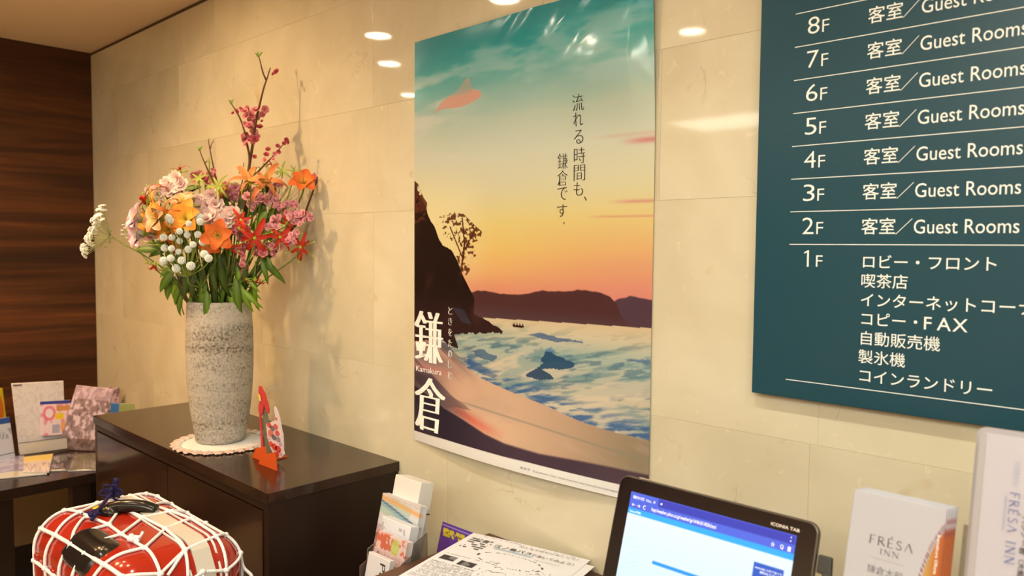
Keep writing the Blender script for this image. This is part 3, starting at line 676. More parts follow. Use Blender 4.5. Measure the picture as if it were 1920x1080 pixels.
def branch(label, px, dd, blossoms, r0=.004, kind='pink', name='blossoming_branch', rb=.012, side=None, tips=(), grp='twigs of blossom in the bouquet', mat_=None, catg='branch', low=True):
    """px: pixel path from tip downwards; joins the vase mouth"""
    pts = [A(x, y, dd*(1-i/len(px)*.6)) for i, (x, y) in enumerate(px)]
    path = crom(pts, 4)
    if low: path = path + stem_path(pts[-1], (pts[-2]-pts[-1]).normalized() if pts[-2].z > pts[-1].z else None)[1:]
    t = thing(name, label, catg, pts[0], grp)
    n = len(path); MB().tube(path, [r0*(.35+.65*min(1, i/(n*.5))) for i in range(n)], 6).build('stem', mat_ or M_twig, t, fix=False)
    if side:
        for s_ in side:
            q = crom([A(x, y, dd) for x, y in s_], 4); MB().tube(q, [r0*.7*(.4+.6*i/len(q)) for i in range(len(q))], 5).build('twig', mat_ or M_twig, t, fix=False)
    for b in blossoms:
        x, y = b[:2]; rr = b[2] if len(b) > 2 else rb; kd = b[3] if len(b) > 3 else kind
        rblossom(t, A(x+random.uniform(-1,1), y+random.uniform(-1,1), dd+random.uniform(-.012,.012)), rr, kd)
    for x, y in tips:
        for k in range(4):
            leaf(t, A(x, y, dd), W(random.uniform(-.7,.7), 1, random.uniform(-.3,.3)), .022, 'bright', 'long')
    return t
def cloud(cx, cy, rx, ry, n):
    o = []
    for i in range(n):
        a = random.uniform(0, 6.28); r = math.sqrt(random.random()); o.append((cx+rx*r*math.cos(a), cy+ry*r*math.sin(a)))
    return o

def foliage(label, root, leaves, dd):
    c = A(*root, dd); t = thing('leafy_stem', label, 'foliage', c, 'leafy stems in the bouquet')
    st = MB(); st.tube(stem_path(c), .0026, 6)
    for (x0, y0, x1, y1, kind, shape) in leaves:
        e = dd+random.uniform(-.015,.015); p = A(x0, y0, e); q = A(x1, y1, e-.012)
        if (q-p).length > .095: shape = 'long'
        leaf(t, p, q-p, (q-p).length, kind, shape, face=W(random.uniform(-.4,.4), .5, 1)); st.tube([p, (p+c)/2+Vector((0,0,-.005)), c], .0012, 4)
    st.build('stem', M_stem, t, fix=False)
# the tall peach branch and the other twigs
branch('tallest peach-blossom branch, reaching far above the bouquet with one red bud at its tip', [(507,127),(501,146),(494,167),(486,200),(479,233),(474,270),(469,300),(462,350),(452,420)], .02,
       [(519,135,.013,'rose'),(514,139,.008,'rose'),(497,205,.014),(494,214,.012),(480,207,.016),(472,215,.016),(465,205,.013),(484,219,.013),(490,226,.010),(477,228,.013),(470,224,.012),(487,238,.013,'rose'),(468,240,.013),(476,248,.015),(480,256,.015),(470,259,.012),(476,266,.012),(462,252,.011,'rose')],
       .0045, side=[[(485,104),(489,120),(493,136),(499,150)]], tips=[(485,108)])
branch('second peach-blossom branch leaning left beside the tallest one', [(433,193),(441,206),(450,222),(458,245),(463,270),(468,300),(464,350),(450,430)], -.01,
       [(437,212,.012,'rose'),(446,208,.011),(452,204,.014),(458,209,.013),(463,218,.013),(462,232,.012),(467,232,.011),(459,262,.014),(462,270,.013),(466,263,.010,'rose'),(478,262,.013,'rose'),(455,256,.009)], .0038, tips=[(434,197)])
branch('arching red-budded twig upper right above the orange flame lilies', [(541,262),(530,272),(519,285),(508,297),(497,308),(484,322),(472,335),(455,400)], -.03,
       [(536,262,.009,'rose'),(541,266,.009,'rose'),(532,270,.008,'rose'),(520,275,.009,'rose'),(524,284,.009,'rose'),(515,288,.008),(503,280,.010,'rose'),(500,290,.011,'rose'),(497,300,.010),(512,298,.007),(477,293,.008,'rose')], .0028, rb=.009)
branch('dark twig at the right edge of the bouquet with a pink bud near its tip', [(601,316),(597,330),(590,350),(581,375),(572,398),(560,415),(545,432),(520,462),(495,490)], .03,
       [(590,333,.014),(586,338,.012,'rose'),(592,326,.008,'rose')], .0042, side=[[(596,313),(599,320),(598,330)]])
branch('lower bare twig reaching to the right out of the bouquet', [(560,438),(545,448),(530,460),(512,478),(498,487),(480,510)], -.03, [], .0035)
branch('thin bare twig at upper left with a green tip', [(374,280),(378,292),(384,306),(391,322),(399,338),(408,352),(420,380)], -.02, [(398,316,.010,'rose'),(404,320,.008)], .0030, side=[[(376,284),(373,279)],[(384,306),(388,302)]], tips=[(373,284)])
branch('thin forked bare twig at upper left beside the green-tipped one', [(391,260),(392,272),(396,292),(400,312),(405,335),(418,370)], .0, [], .0026, side=[[(401,263),(396,272),(394,280)]])
branch('brown twig rising through the middle behind the orange lilies', [(457,305),(456,330),(452,350),(448,375),(445,395),(430,450)], .04, [(428,372,.011),(440,371,.010),(450,372,.010),(460,370,.010)], .003, side=[[(417,362),(425,372),(440,385),(446,392)]])
branch('dark curved twig at the lower left front of the bouquet above the vase rim', [(329,512),(338,532),(347,552),(354,566)], -.12, [], .003, side=[[(343,556),(341,575),(345,590)]], low=False)

# pink spray of tiny blossoms on the right side
sp = []
for (cx, cy, rx, ry, n) in ((522,348,9,8,9), (515,362,9,8,8), (506,375,10,8,9), (478,382,13,9,11), (525,392,13,9,12), (548,385,10,8,9)): sp += [(x, y, random.uniform(.0075,.011), 'spray') for x, y in cloud(cx, cy, rx, ry, n)]
branch('upper spray of tiny pink blossoms right of centre, below the orange bloom', [(522,342),(512,365),(500,385),(480,410),(460,450)], -.02, sp, .002, name='pink_spray', grp='sprays of tiny pink blossom', mat_=M_stem, catg='flower', side=[[(545,385),(525,395),(500,400)]])
sp = []
for (cx, cy, rx, ry, n) in ((545,402,12,8,10), (566,402,11,8,10), (580,412,9,9,9), (518,412,9,8,8), (511,425,9,9,9), (552,440,8,7,7), (545,452,9,6,7), (560,418,9,6,5)): sp += [(x, y, random.uniform(.0075,.011), 'spray') for x, y in cloud(cx, cy, rx, ry, n)]
branch('lower spray of tiny pink blossoms at the right, reaching towards the wall', [(584,412),(560,408),(535,425),(508,440),(480,475)], -.05, sp, .002, name='pink_spray', grp='sprays of tiny pink blossom', mat_=M_stem, catg='flower', side=[[(552,452),(530,445),(508,442)]])
sp = [(x, y, random.uniform(.009,.013), 'pink') for x, y in cloud(452,428,14,22,20)+cloud(455,470,10,14,8)+cloud(458,500,6,12,6)+cloud(447,400,8,10,6)]
branch('cluster of deep pink blossoms in the middle of the bouquet above the vase', [(452,405),(453,440),(455,480),(448,520)], -.07, sp, .002, name='pink_spray', grp='sprays of tiny pink blossom', mat_=M_stem, catg='flower')
# pale stock blossoms
def stock(label, px, py, rx, ry, n, dd, kind='pale', r=.018):
    c = A(px, py, dd); t = thing('stock_flower', label, 'flower', c, 'ruffled pink stocks in the bouquet')
    for x, y in cloud(px, py, rx, ry, n): rblossom(t, A(x, y, dd+random.uniform(-.03,.01)), 1.15*r*random.uniform(.8,1.15), kind, 0)
    MB().tube(stem_path(c), .003, 6).build('stem', M_stem, t, fix=False)
stock('pink ruffled stock flower at the upper left of the bouquet', 325, 346, 18, 16, 13, -.02, 'pale', .017)
stock('pale pink ruffled stock flower in the centre, above the large orange bloom', 392, 384, 22, 20, 17, -.04)
stock('pale pink ruffled stock flower right of the front orange bloom', 431, 414, 16, 18, 12, -.06)
stock('small mauve-pink stock flower at the left, above the orange petals', 296, 360, 16, 8, 7, -.03, 'pale', .013)
stock('pink stock flower at the top left, behind the green bud', 385, 335, 24, 10, 12, .05, 'pink', .014)
stock('pink stock flower at the left under the striped lilies', 283, 436, 14, 9, 7, -.06, 'pale', .014)

alstro(350, 412, -.13, (-.1,.35,1), .058, 'orange', 'largest orange lily-like bloom, left of centre above the white buttons')
alstro(409, 441, -.15, (.25,-.1,1), .050, 'orangered', 'orange lily-like bloom at the front centre, right of the white buttons')
alstro(321, 430, -.12, (-.4,.1,1), .048, 'orange', 'orange bloom at the left, half hidden behind the white buttons')
alstro(569, 345, -.01, (.2,.5,.9), .046, 'orangered', 'orange bloom at the upper right edge of the bouquet')
alstro(300, 412, -.16, (-.5,.2,.9), .052, 'peach', 'peach bloom at the left edge above the striped lily')
alstro(264, 412, -.15, (-.8,.35,.8), .048, 'pinkwhite', 'white and pink striped lily at the far left, the upper one', 'striped lilies')
alstro(268, 438, -.15, (-.8,-.1,.8), .052, 'pinkwhite', 'white and pink striped lily at the far left, the lower one', 'striped lilies')
alstro(395, 455, -.10, (.1,-.5,.8), .036, 'orangered', 'small red-orange bloom tucked under the front orange bloom')
alstro(330, 455, -.09, (-.2,-.5,.8), .034, 'orangered', 'small red-orange bloom behind the white buttons')

gloriosa(468, 340, -.06, (-.1,.7,.8), .070, 'gloryora', 'orange flame lily at the top centre with upswept petals', .75, th0=.4)
gloriosa(498, 340, -.04, (.35,.5,.8), .070, 'gloryora', 'orange flame lily at the top right of centre with wide petals', 1.0)
gloriosa(509, 318, .0, (.6,.8,.3), .040, 'gloryred', 'small red flame lily bud above the orange lilies', .3, n=4)
gloriosa(290, 383, -.15, (-.8,.3,.7), .085, 'glory', 'red and yellow flame lily curling out at the left', .9)
gloriosa(312, 402, -.15, (-.7,.0,.8), .075, 'glory', 'yellow-edged flame lily under the red one at the left', 1.0, th0=.5)
gloriosa(306, 362, .0, (-.5,.6,.4), .050, 'gloryred', 'red flame lily at the left behind the mauve stock flower', 1.1)
gloriosa(337, 322, .02, (.1,1,.2), .032, 'gloryred', 'small red petal tip standing above the pink stock at the left', .4, n=4)
gloriosa(452, 413, -.11, (.2,.2,1), .040, 'gloryred', 'red flame lily in the centre beside the pale pink stock', 1.0)
gloriosa(478, 446, -.10, (.2,-.4,.9), .075, 'gloryred', 'large red flame lily right of centre with one petal hanging down', 1.3, th0=1.2)
gloriosa(525, 445, -.06, (.5,.1,.8), .052, 'gloryred', 'red flame lily between the pink sprays at the right', 1.2)
gloriosa(563, 463, -.03, (.2,-.3,.9), .062, 'gloryred', 'drooping red flame lily at the lower right edge', 1.5, th0=.3)
gloriosa(538, 418, -.02, (.1,-.3,.8), .040, 'gloryred', 'small red flame lily behind the right pink spray', 1.1, n=4)
gloriosa(478, 525, -.06, (.1,-1,.4), .040, 'gloryred', 'small dark red flame lily hanging low beside the vase rim', .8, n=5)
gloriosa(291, 495, -.10, (-.2,-.9,.3), .040, 'gloryred', 'small red flame lily hanging at the lower left', .5, n=4)
gloriosa(338, 372, -.02, (.1,.3,.9), .034, 'gloryred', 'small dark red bloom left of the central stock', 1.0, n=5)
gloriosa(410, 350, -.02, (.0,.7,.7), .046, 'glory', 'yellow and orange flame lily behind the lime lily', 1.2, n=6)
def lime(px, py, dd, size, label):
    c = A(px, py, dd); t = thing('lime_lily', label, 'flower', c, 'spidery lime green lilies')
    for k in range(6): petal_at(t, c, W(0,.3,1), 2*math.pi*k/6+random.uniform(0,.5), random.uniform(.8,1.4), size*random.uniform(.55,.95), PT['lime'])
    MB().tube(stem_path(c), .002, 6).build('stem', M_leafstem, t, fix=False)
lime(411, 350, -.07, .05, 'spidery lime green lily in the upper middle'); lime(373, 335, -.01, .045, 'spidery lime green lily at the upper left behind the stocks')
lime(530, 322, -.02, .04, 'lime green lily buds at the top right'); lime(352, 390, -.08, .05, 'lime and yellow spidery lily at the left above the orange bloom')
lime(392, 300, .0, .016, 'tiny lime bud on the bare twig at the upper left')
lime(552, 320, .0, .028, 'tiny lime bloom next to the orange bloom at the top right')

stock('pink blossom cluster at the right of the tall branch base', 478, 372, 16, 12, 10, .0, 'spray', .012)
stock('pale pink stock flower right of the lime lily', 430, 400, 16, 10, 9, -.05, 'pale', .015)
stock('deep pink stock flower low on the right of the bouquet', 492, 468, 16, 14, 10, -.04, 'pink', .012)
stock('rosy stock flower between the central stock and the orange bloom', 400, 412, 14, 10, 8, -.08, 'pale', .015)
stock('mixed pink stock flower at the right among the red lilies', 512, 462, 18, 12, 10, -.02, 'spray', .012)
stock('pink stock flower behind the orange flame lilies', 440, 358, 26, 12, 12, .05, 'spray', .012)
gloriosa(276, 376, -.10, (-1,.2,.3), .060, 'gloryred', 'outermost red flame lily at the upper left edge', 1.0)
gloriosa(432, 460, -.11, (-.1,-.6,.9), .040, 'gloryred', 'small red flame lily below the front orange bloom', .9, n=5)
alstro(345, 385, -.07, (-.1,.8,.6), .050, 'peach', 'peach bloom above the largest orange bloom')
alstro(285, 418, -.11, (-.6,.2,.9), .044, 'orange', 'orange bloom at the left between the striped lilies and the peach bloom')
sp = [(x, y, random.uniform(.008,.012), random.choice(('spray','pink','pale'))) for x, y in cloud(455,385,75,38,46)]
branch('loose spray of mixed pink blossoms filling the back of the bouquet', [(470,350),(462,390),(452,430)], .05, sp, .002, name='pink_spray', grp='sprays of tiny pink blossom', mat_=M_stem, catg='flower')
foliage('slender upright leaves standing between the blossoms at the back', (440,440), [(440,430,470,352,'bright','long'), (430,420,415,345,'mid','long'), (450,420,505,360,'mid','long'), (420,430,380,350,'bright','long'), (460,430,540,395,'mid','long'), (400,430,350,365,'mid','long'), (455,420,455,340,'dark','long'), (470,440,550,430,'bright','long'), (400,440,300,390,'mid','long')], .02)
foliage('mixed leaves among the orange blooms at the left', (330,470), [(330,450,290,430,'mid','long'), (340,440,300,395,'mid','long'), (345,430,330,370,'bright','long'), (320,460,262,446,'mid','long'), (360,440,372,395,'mid','long')], -.03)
foliage('yellowish leaves curling over the right of the vase rim', (450,530), [(452,540,490,575,'bright','long'), (448,530,470,590,'bright','long'), (440,520,446,600,'mid','long'), (460,520,486,548,'bright','long'), (420,530,410,580,'mid','long'), (400,530,400,590,'dark','long'), (365,540,348,590,'mid','long')], -.08)
# white button spray
wb = [(650,205,17),(690,252,13),(720,285,13),(788,230,13),(860,185,19),(868,215,15),(775,310,13),(853,307,14),(890,360,17),(912,340,16),(605,328,15),(665,328,13),(720,355,13),(818,380,13),(612,405,15),(662,408,13),(712,432,12),(783,415,15),(605,495,16),(657,478,15),(735,495,16),(697,553,18),(802,535,18),(900,450,17),(930,480,16),(640,185,15),(600,510,13)]
mb = MB(); mb.ball((0,0,0), .72, tuple(alb((196,190,150))), 8, 6)
for k in range(70):
    z = 1-2*(k+.5)/70; a = k*2.39996; r = math.sqrt(1-z*z); mb.ball((r*math.cos(a)*.84, r*math.sin(a)*.84, z*.84), .19, tuple(alb((246,240,222), .9)), 5, 4)
BTN = mb.mesh('floret', M_pet)
c0 = A(352, 520, -.13); t = thing('white_button_spray', 'spray of small round white button flowers at the front left of the bouquet', 'flower', c0)
s = MB()
for (x, y, r) in wb:
    p = A(150+x/3.857, 360+y/3.857, -.155+random.uniform(-.02,.012)); place('floret', BTN, t, Matrix.Translation(p) @ Matrix.Rotation(random.random()*6, 4, 'Z') @ Matrix.Scale((r/3.857*1.30*D0/FOC)*1.15+.0012, 4))
    s.tube(bez(p, p+Vector((0,0,-.03)), c0+(p-c0)*.3, c0, 6), .001, 4)
s.build('stalks', M_leafstem, t, fix=False)
MB().tube(stem_path(c0), .0028, 6).build('stem', M_stem, t, fix=False)

# lacy white umbel at the far left, seen from the side
heads = [(190,387,5),(184,393,5),(194,394,4),(182,404,6),(177,410,6),(189,410,4),(178,420,6),(172,432,6),(176,436,5),(168,442,6),(163,450,6),(168,456,5),(158,463,6),(154,470,5),(160,473,5),(158,480,4)]
hub = A(208, 443, -.02); t = thing('white_umbel', 'lacy white umbel flower reaching out at the far left over the dark wood wall', 'flower', hub)
mb = MB()
for k in range(26):
    a = k*2.4; r = math.sqrt(k/26); mb.ball((r*math.cos(a), r*math.sin(a), .25*(1-r*r)), .20, tuple(alb((248,242,222), .9)), 5, 4)
UMB = mb.mesh('floret', M_pet); st = MB()
for (x, y, r) in heads:
    for k in range(2):
        p = A(x+random.uniform(-2,2)+2*k, y+random.uniform(-2,2), -.02+random.uniform(-.04,.04)); d = (p-hub).normalized()
        place('floret', UMB, t, Matrix.Translation(p) @ frame(d) @ Matrix.Scale(r*1.2*D0/FOC, 4))
        st.tube(bez(hub, hub.lerp(p,.4)+Vector((0,0,-.006)), hub.lerp(p,.8), p, 5), .0007, 4)
for k in range(14):
    a = random.uniform(0, 6.28); p = A(195+14*math.cos(a), 440+24*math.sin(a), random.uniform(-.03,.03)); st.tube([hub, p], .0006, 4); st.ball(p, .003, nu=5, nv=4)
st.build('rays', mat('pale_green_stalk', alb((178,172,98)), .6), t, fix=False)
MB().tube(crom([hub, A(232,458,-.04), A(262,474,-.05), A(290,492,-.05), A(318,512,-.05), A(350,545,-.03)], 4)+[VT+Vector((.0,0,-.02)), VC+Vector((.02,0,.15))], .002, 6).build('stem', M_stem, t, fix=False)
c = A(238, 440, -.03); t = thing('pale_bud_cluster', 'small pale greenish bud cluster at the left between the umbel and the striped lilies', 'flower', c); s = MB()
for k in range(16):
    p = A(238+random.uniform(-9,9), 436+random.uniform(-18,12), -.03+random.uniform(-.02,.02)); place('bud', UMB, t, Matrix.Translation(p) @ Matrix.Scale(.0045, 4)); s.tube([p, A(262,465,-.04)], .0006, 4)
s.tube(stem_path(A(262,465,-.04)), .0015, 5); s.build('stem', mat('pale_green_stalk', alb((178,172,98)), .6), t, fix=False)
# feathery grass behind the right side
c = A(525, 400, .05); t = thing('feathery_grass', 'wispy pale green grass behind the pink sprays at the right', 'plant', c); s = MB()
for k in range(60):
    x = random.uniform(505,570); y = random.uniform(335,400); s.tube(bez(A(500+random.uniform(-10,10),430,.04), A(510,400,.05), A(x-10,y+10,.05+random.uniform(-.03,.03)), A(x,y,.05+random.uniform(-.03,.03)), 5), .0007, 3)
for k in range(40):
    x = random.uniform(400,470); y = random.uniform(365,420); s.tube(bez(A(430,440,.04), A(430,420,.05), A(x-6,y+10,.05), A(x,y,.05+random.uniform(-.03,.03)), 5), .0007, 3)
s.build('blades', mat('pale_grass', alb((172,160,92)), .6), t, fix=False)
MB().tube(stem_path(A(505,432,.04)), .0016, 5).build('stem', M_stem, t, fix=False)

# foliage: several leafy stems
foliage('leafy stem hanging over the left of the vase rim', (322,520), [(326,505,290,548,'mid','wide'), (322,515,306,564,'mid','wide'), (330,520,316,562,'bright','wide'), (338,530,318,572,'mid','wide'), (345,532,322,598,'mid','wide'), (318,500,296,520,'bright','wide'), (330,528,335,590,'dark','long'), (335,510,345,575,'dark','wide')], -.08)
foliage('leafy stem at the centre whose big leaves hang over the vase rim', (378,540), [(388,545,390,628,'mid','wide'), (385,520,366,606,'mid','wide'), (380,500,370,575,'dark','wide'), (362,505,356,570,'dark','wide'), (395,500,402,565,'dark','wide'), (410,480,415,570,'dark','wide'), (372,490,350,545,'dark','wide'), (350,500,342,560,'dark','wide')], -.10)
foliage('leafy stem right of centre with long curling leaves', (430,520), [(430,540,443,614,'bright','long'), (424,500,425,580,'mid','long'), (405,470,395,580,'mid','long'), (445,500,450,560,'bright','long'), (455,520,440,585,'bright','long'), (418,470,430,560,'dark','wide'), (440,480,460,560,'dark','wide'), (432,445,420,520,'dark','wide'), (462,490,455,555,'dark','wide'), (398,455,398,520,'dark','wide'), (425,430,415,500,'dark','wide')], -.06)
foliage('leafy stem at the right with one long drooping leaf', (480,490), [(485,480,538,530,'mid','long'), (490,485,505,535,'mid','long'), (478,500,465,545,'dark','wide'), (470,560,492,578,'bright','long'), (470,545,490,560,'bright','long'), (478,520,470,590,'bright','long'), (500,480,515,512,'mid','long')], -.05)
foliage('broad bright leaves among the red lilies in the middle right', (490,430), [(470,425,500,440,'bright','wide'), (500,395,470,438,'bright','wide'), (480,400,505,372,'mid','wide'), (500,410,522,380,'mid','wide'), (495,430,515,455,'mid','wide'), (490,365,505,335,'dark','wide'), (505,345,495,375,'dark','wide'), (500,400,490,380,'mid','wide')], .0)
foliage('pair of leaves pointing left below the striped lilies', (300,470), [(300,468,246,462,'mid','wide'), (318,462,270,478,'mid','wide'), (330,470,286,452,'bright','wide')], -.06)
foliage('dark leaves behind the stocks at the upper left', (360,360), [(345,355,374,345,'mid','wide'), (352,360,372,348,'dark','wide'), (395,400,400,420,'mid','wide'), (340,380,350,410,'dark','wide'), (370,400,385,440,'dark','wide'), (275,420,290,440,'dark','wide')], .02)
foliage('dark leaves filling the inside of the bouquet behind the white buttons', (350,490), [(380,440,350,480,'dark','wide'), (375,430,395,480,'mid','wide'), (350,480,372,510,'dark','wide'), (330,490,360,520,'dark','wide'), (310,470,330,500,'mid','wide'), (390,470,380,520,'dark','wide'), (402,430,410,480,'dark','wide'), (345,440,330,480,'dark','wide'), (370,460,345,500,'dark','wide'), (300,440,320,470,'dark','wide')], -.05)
PW = lin((246, 228, 196))
# ------------------------------------------------------------------ paper doll stand on the cabinet
P0 = bz(505, 852, ZT)
t = thing('paper_doll_stand', 'small orange stand holding cut-out festive paper figures, on the cabinet beside the vase', 'ornament', P0)
M_or = mat('orange_card', alb((226,88,28)), .4)
def pz(px, py, y): return by(px, py, y)
f = Vector((0,.004,0))
mb = MB(); mb.poly([bz(485,871,ZT), bz(538,858,ZT), bz(533,850,ZT), bz(505,852,ZT), bz(492,860,ZT)], (0,0,.003)); mb.build('base', M_or, t)
for q in ([(473,858),(479,841),(496,837),(500,851)], [(485,870),(490,853),(514,848),(518,863)]):
    yy = bz(q[0][0], q[0][1], ZT).y; P = [pz(a, b_, yy) for a, b_ in q]; P[0].z = max(ZT+.0005, P[0].z); P[-1].z = ZT+.0005
    MB().poly(P, (0,.004,0)).build('fin', M_or, t)
y1 = -.225
red = [(485,724),(489,724),(493,732),(497,738),(499,748),(502,756),(504,768),(503,776),(500,774),(497,764),(494,758),(492,775),(489,780),(486,776),(484,768),(485,757),(488,752),(484,745)]
MB().poly([pz(a, b_, y1) for a, b_ in red], (0,.003,0)).build('figure_panel', mat('red_card', alb((206,60,50)), .5), t)['label'] = 'tall scalloped red cut-out'
MB().poly([pz(a, b_, y1-.002) for a, b_ in [(484,737),(488,742),(490,752),(486,750)]], (0,-.001,0)).build('yellow_patch', mat('yellow_card', alb((240,205,80)), .5), t)
MB().poly([pz(a, b_, y1-.001) for a, b_ in [(486,775),(488,775),(494,848),(490,850)]], (0,.003,0)).build('red_strip', mat('red_card', alb((206,60,50)), .5), t)
MB().poly([pz(a, b_, y1+.004) for a, b_ in [(493,759),(498,770),(503,790),(508,850),(494,850)]], (0,.003,0)).build('back_support', mat('grey_green_card', alb((112,108,80)), .7), t)
fig = [(499,795),(505,793),(510,790),(514,792),(516,780),(513,765),(515,762),(519,770),(523,782),(526,797),(528,808),(530,815),(531,830),(531,845),(533,852),(528,858),(518,857),(511,850),(505,835),(502,820),(500,808)]
def figp(s, t_):
    n = fbm(s*9, t_*12, 3); img = mixc(np.zeros(s.shape+(3,))+np.array((226,196,182)), sm(.5,.56,n), (206,72,62)); img = mixc(img, sm(.56,.6,fbm(s*12+7,t_*10,3)), (122,116,112))
    return mixc(img, (t_>.62)*sm(.4,.5,vn(s*16+t_*3,t_*3)), (214,70,48))
P = [pz(a, b_, y1-.006) for a, b_ in fig]
mb = MB(); mb.poly(P, (0,.003,0)); o = mb.build('figure_panel', mat('white_card_edge', alb((228,200,178)), .6), t); o['label'] = 'multicoloured cut-out figure'
for (a, b_, r, c_) in [(505,797,4,(206,80,60)),(511,803,4,(120,104,96)),(517,800,4,(206,92,80)),(508,812,5,(212,110,80)),(520,812,4,(212,80,74)),(514,820,4,(106,100,96)),(522,824,4,(150,130,128)),(508,832,4,(220,84,60)),(515,838,5,(214,66,44)),(522,842,5,(206,70,60)),(519,852,4,(196,52,40)),(526,850,3,(220,150,130)),(518,785,2,(214,110,90)),(504,820,3,(224,170,150)),(526,832,3,(190,160,160))]:
    cc = pz(a, b_, y1-.0062); rr = r*2.2/1437*1.25
    MB().poly([cc+Vector((rr*1.5*math.cos(k*math.pi/4+a), 0, rr*math.sin(k*math.pi/4+a))) for k in range(8)], (0,-.001,0)).build('printed_patch', mat('print_%d_%d' % (a, b_), alb(c_), .5), t)

# ------------------------------------------------------------------ side table with leaflets at the left
TZ = .75
M_tab = mat('black_brown_table', (.018,.011,.008), .18, .5)
t = thing('side_table', 'dark side table against the wood wall, holding leaflets', 'table', (-3.38,-.7,0))
MB().box((-3.90,-1.35,TZ-.035), (-2.868,-.012,TZ)).build('tabletop', M_tab, t, bevel=.002)
for x, y in ((-2.925,-.655), (-2.925,-.43), (-3.88,-.07), (-3.88,-1.34), (-2.925,-1.34)): MB().box((x,y,0), (x+.05,y+.05,TZ-.035)).build('leg', M_tab, t)
M_pr = vmat('printed_paper', .45, .4); M_gl = vmat('glossy_print', .12, .5, coat=.5)
def sheet(name, label, cat, c4, paint, nx=40, ny=50, m=None, thick=(0,.003,0), grp=None):
    loc = sum((Vector(c) for c in c4), Vector())/4
    o = painted(name, m or M_pr, None, nx, ny, quadpos(*c4), paint, thick=thick, loc=loc); tag(o, label, cat, grp); return o
def const(c): return lambda s, t_: np.zeros(s.shape+(3,))+np.array(c, float)
xs = -3.36
def q4(pts, x, lean=.02):                    # four corners on a plane facing the room (x = const), top leaning back
    P = [bx(a, b_, x) for a, b_ in pts]; return [Vector((p.x-(lean if i < 2 else 0), p.y, p.z)) for i, p in enumerate(P)]
def standing(pts, base_px, zb=TZ, tilt=.0):
    """upright sheet whose bottom corners rest on the table (pixels pts TL,TR,BR,BL)"""
    BR = bz(*pts[2], zb); BL = bz(*pts[3], zb)
    d = (BR-BL); n = Vector((d.y, -d.x, 0)).normalized()
    if n.dot(CAM-BL) < 0: n = -n
    out = []
    for (a, b_), base in ((pts[0], BL), (pts[1], BR)):
        r = ray(a, b_); nn = n + Vector((0,0,.0)); k = (BL-CAM).dot(n)/r.dot(n); out.append(CAM+r*k)
    return [out[0], out[1], BR, BL], -n
def mapp(s, t_):
    n = fbm(s*8, t_*10, 4); img = np.zeros(s.shape+(3,))+np.array((222,206,186)); img = mixc(img, sm(.48,.5,n)*sm(.54,.52,n)*.5, (190,160,150)); img = mixc(img, sm(.5,.7,fbm(s*20,t_*24,3))*.3, (196,176,150))
    img = mixc(img, ((t_<.05)&(s>.03)&(s<.2)&(t_>.02))*.8, (70,50,45)); return img
def stuff(name, label, cat, pts, paint, th=.004, m=None, zb=TZ+.0015, nx=44, ny=54, grp='leaflets and booklets on the side table'):
    c4, back = standing(pts, None, zb); return sheet(name, label, cat, c4, paint, nx, ny, m, tuple(back*th), grp)
# acrylic stand with a map sheet
M_acr = mat('clear_acrylic', (.93,.90,.85), .05, .5, trans=.9, ior=1.3)
hold = thing('acrylic_document_stand', 'clear acrylic stand holding a pale map sheet on the side table', 'stand', bz(70,846,TZ))
c4, back = standing([(21,719),(119,714),(124,838),(36,850)], None, TZ+.008)
painted('map_sheet', M_pr, hold, 60, 80, quadpos(*c4), mapp, thick=tuple(back*.004))['label'] = 'pale printed map sheet'
lip = [c4[3].lerp(c4[0], .17)-back*.03, c4[2].lerp(c4[1], .17)-back*.03, c4[2]-back*.03, c4[3]-back*.03]
MB().hexa(lip, tuple(back*.0025)).build('front_lip', mat('frosted_acrylic', alb((205,188,160)), .1, .5), hold)
MB().hexa([c4[3]-back*.03-Vector((0,0,.006)), c4[2]-back*.03-Vector((0,0,.006)), c4[2]+back*.05-Vector((0,0,.006)), c4[3]+back*.05-Vector((0,0,.006))], (0,0,-.0015)).build('foot', M_acr, hold)
for u, v in ((0,1),(1,0),(2,3)):
    a = lip[u]; MB().tube([lip[u], lip[v]] if u != 2 else [lip[2], lip[3]], .0012, 5).build('edge', mat('dark_acrylic_edge', alb((96,80,64)), .3), hold, fix=False)
def yb(s, t_):
    img = np.zeros(s.shape+(3,))+np.array((236,200,30)); img = mixc(img, (np.hypot(s-.7,(t_-.3)) < .22), (236,120,30)); img = mixc(img, (t_>.8), (60,90,150)); return img
stuff('leaflet', 'yellow leaflet at the far left end of the side table', 'leaflet', [(-34,722),(5,728),(20,848),(-20,862)], yb)
def wb_(s, t_):
    img = np.zeros(s.shape+(3,))+np.array((212,206,196)); img = mixc(img, (t_<.14), (52,84,140)); img = mixc(img, ((t_>.25)&(t_<.5)&(vn(s*20,t_*14)>.5))*.5, (120,120,130)); img = mixc(img, ((t_>.86)&(t_<.88)), (90,80,70)); return img
stuff('leaflet', 'white leaflet with a blue heading in front of the yellow one', 'leaflet', [(-36,790),(18,782),(29,858),(-30,872)], wb_)
def pinkb(s, t_):
    img = np.zeros(s.shape+(3,))+np.array((226,150,150)); n = fbm(s*5,t_*5,3); img = mixc(img, sm(.45,.5,n), (238,205,190)); img = mixc(img, (np.hypot(s-.3,t_-.35) < .22)*.8, (232,110,120)); img = mixc(img, (np.hypot(s-.3,t_-.35) < .13), (240,210,200))
    img = mixc(img, ((np.abs(s-.65)<.16)&(np.abs(t_-.45)<.1)), (240,195,50)); img = mixc(img, ((t_>.15)&(t_<.3)&(s>.55)), (214,140,70)); img = mixc(img, (t_<.09), (60,64,130)); img = mixc(img, ((np.abs(s-.55)<.14)&(np.abs(t_-.8)<.12)), (178,164,170))
    return mixc(img, ((s>.75)&(t_>.62)&(t_<.9)), (240,160,60))
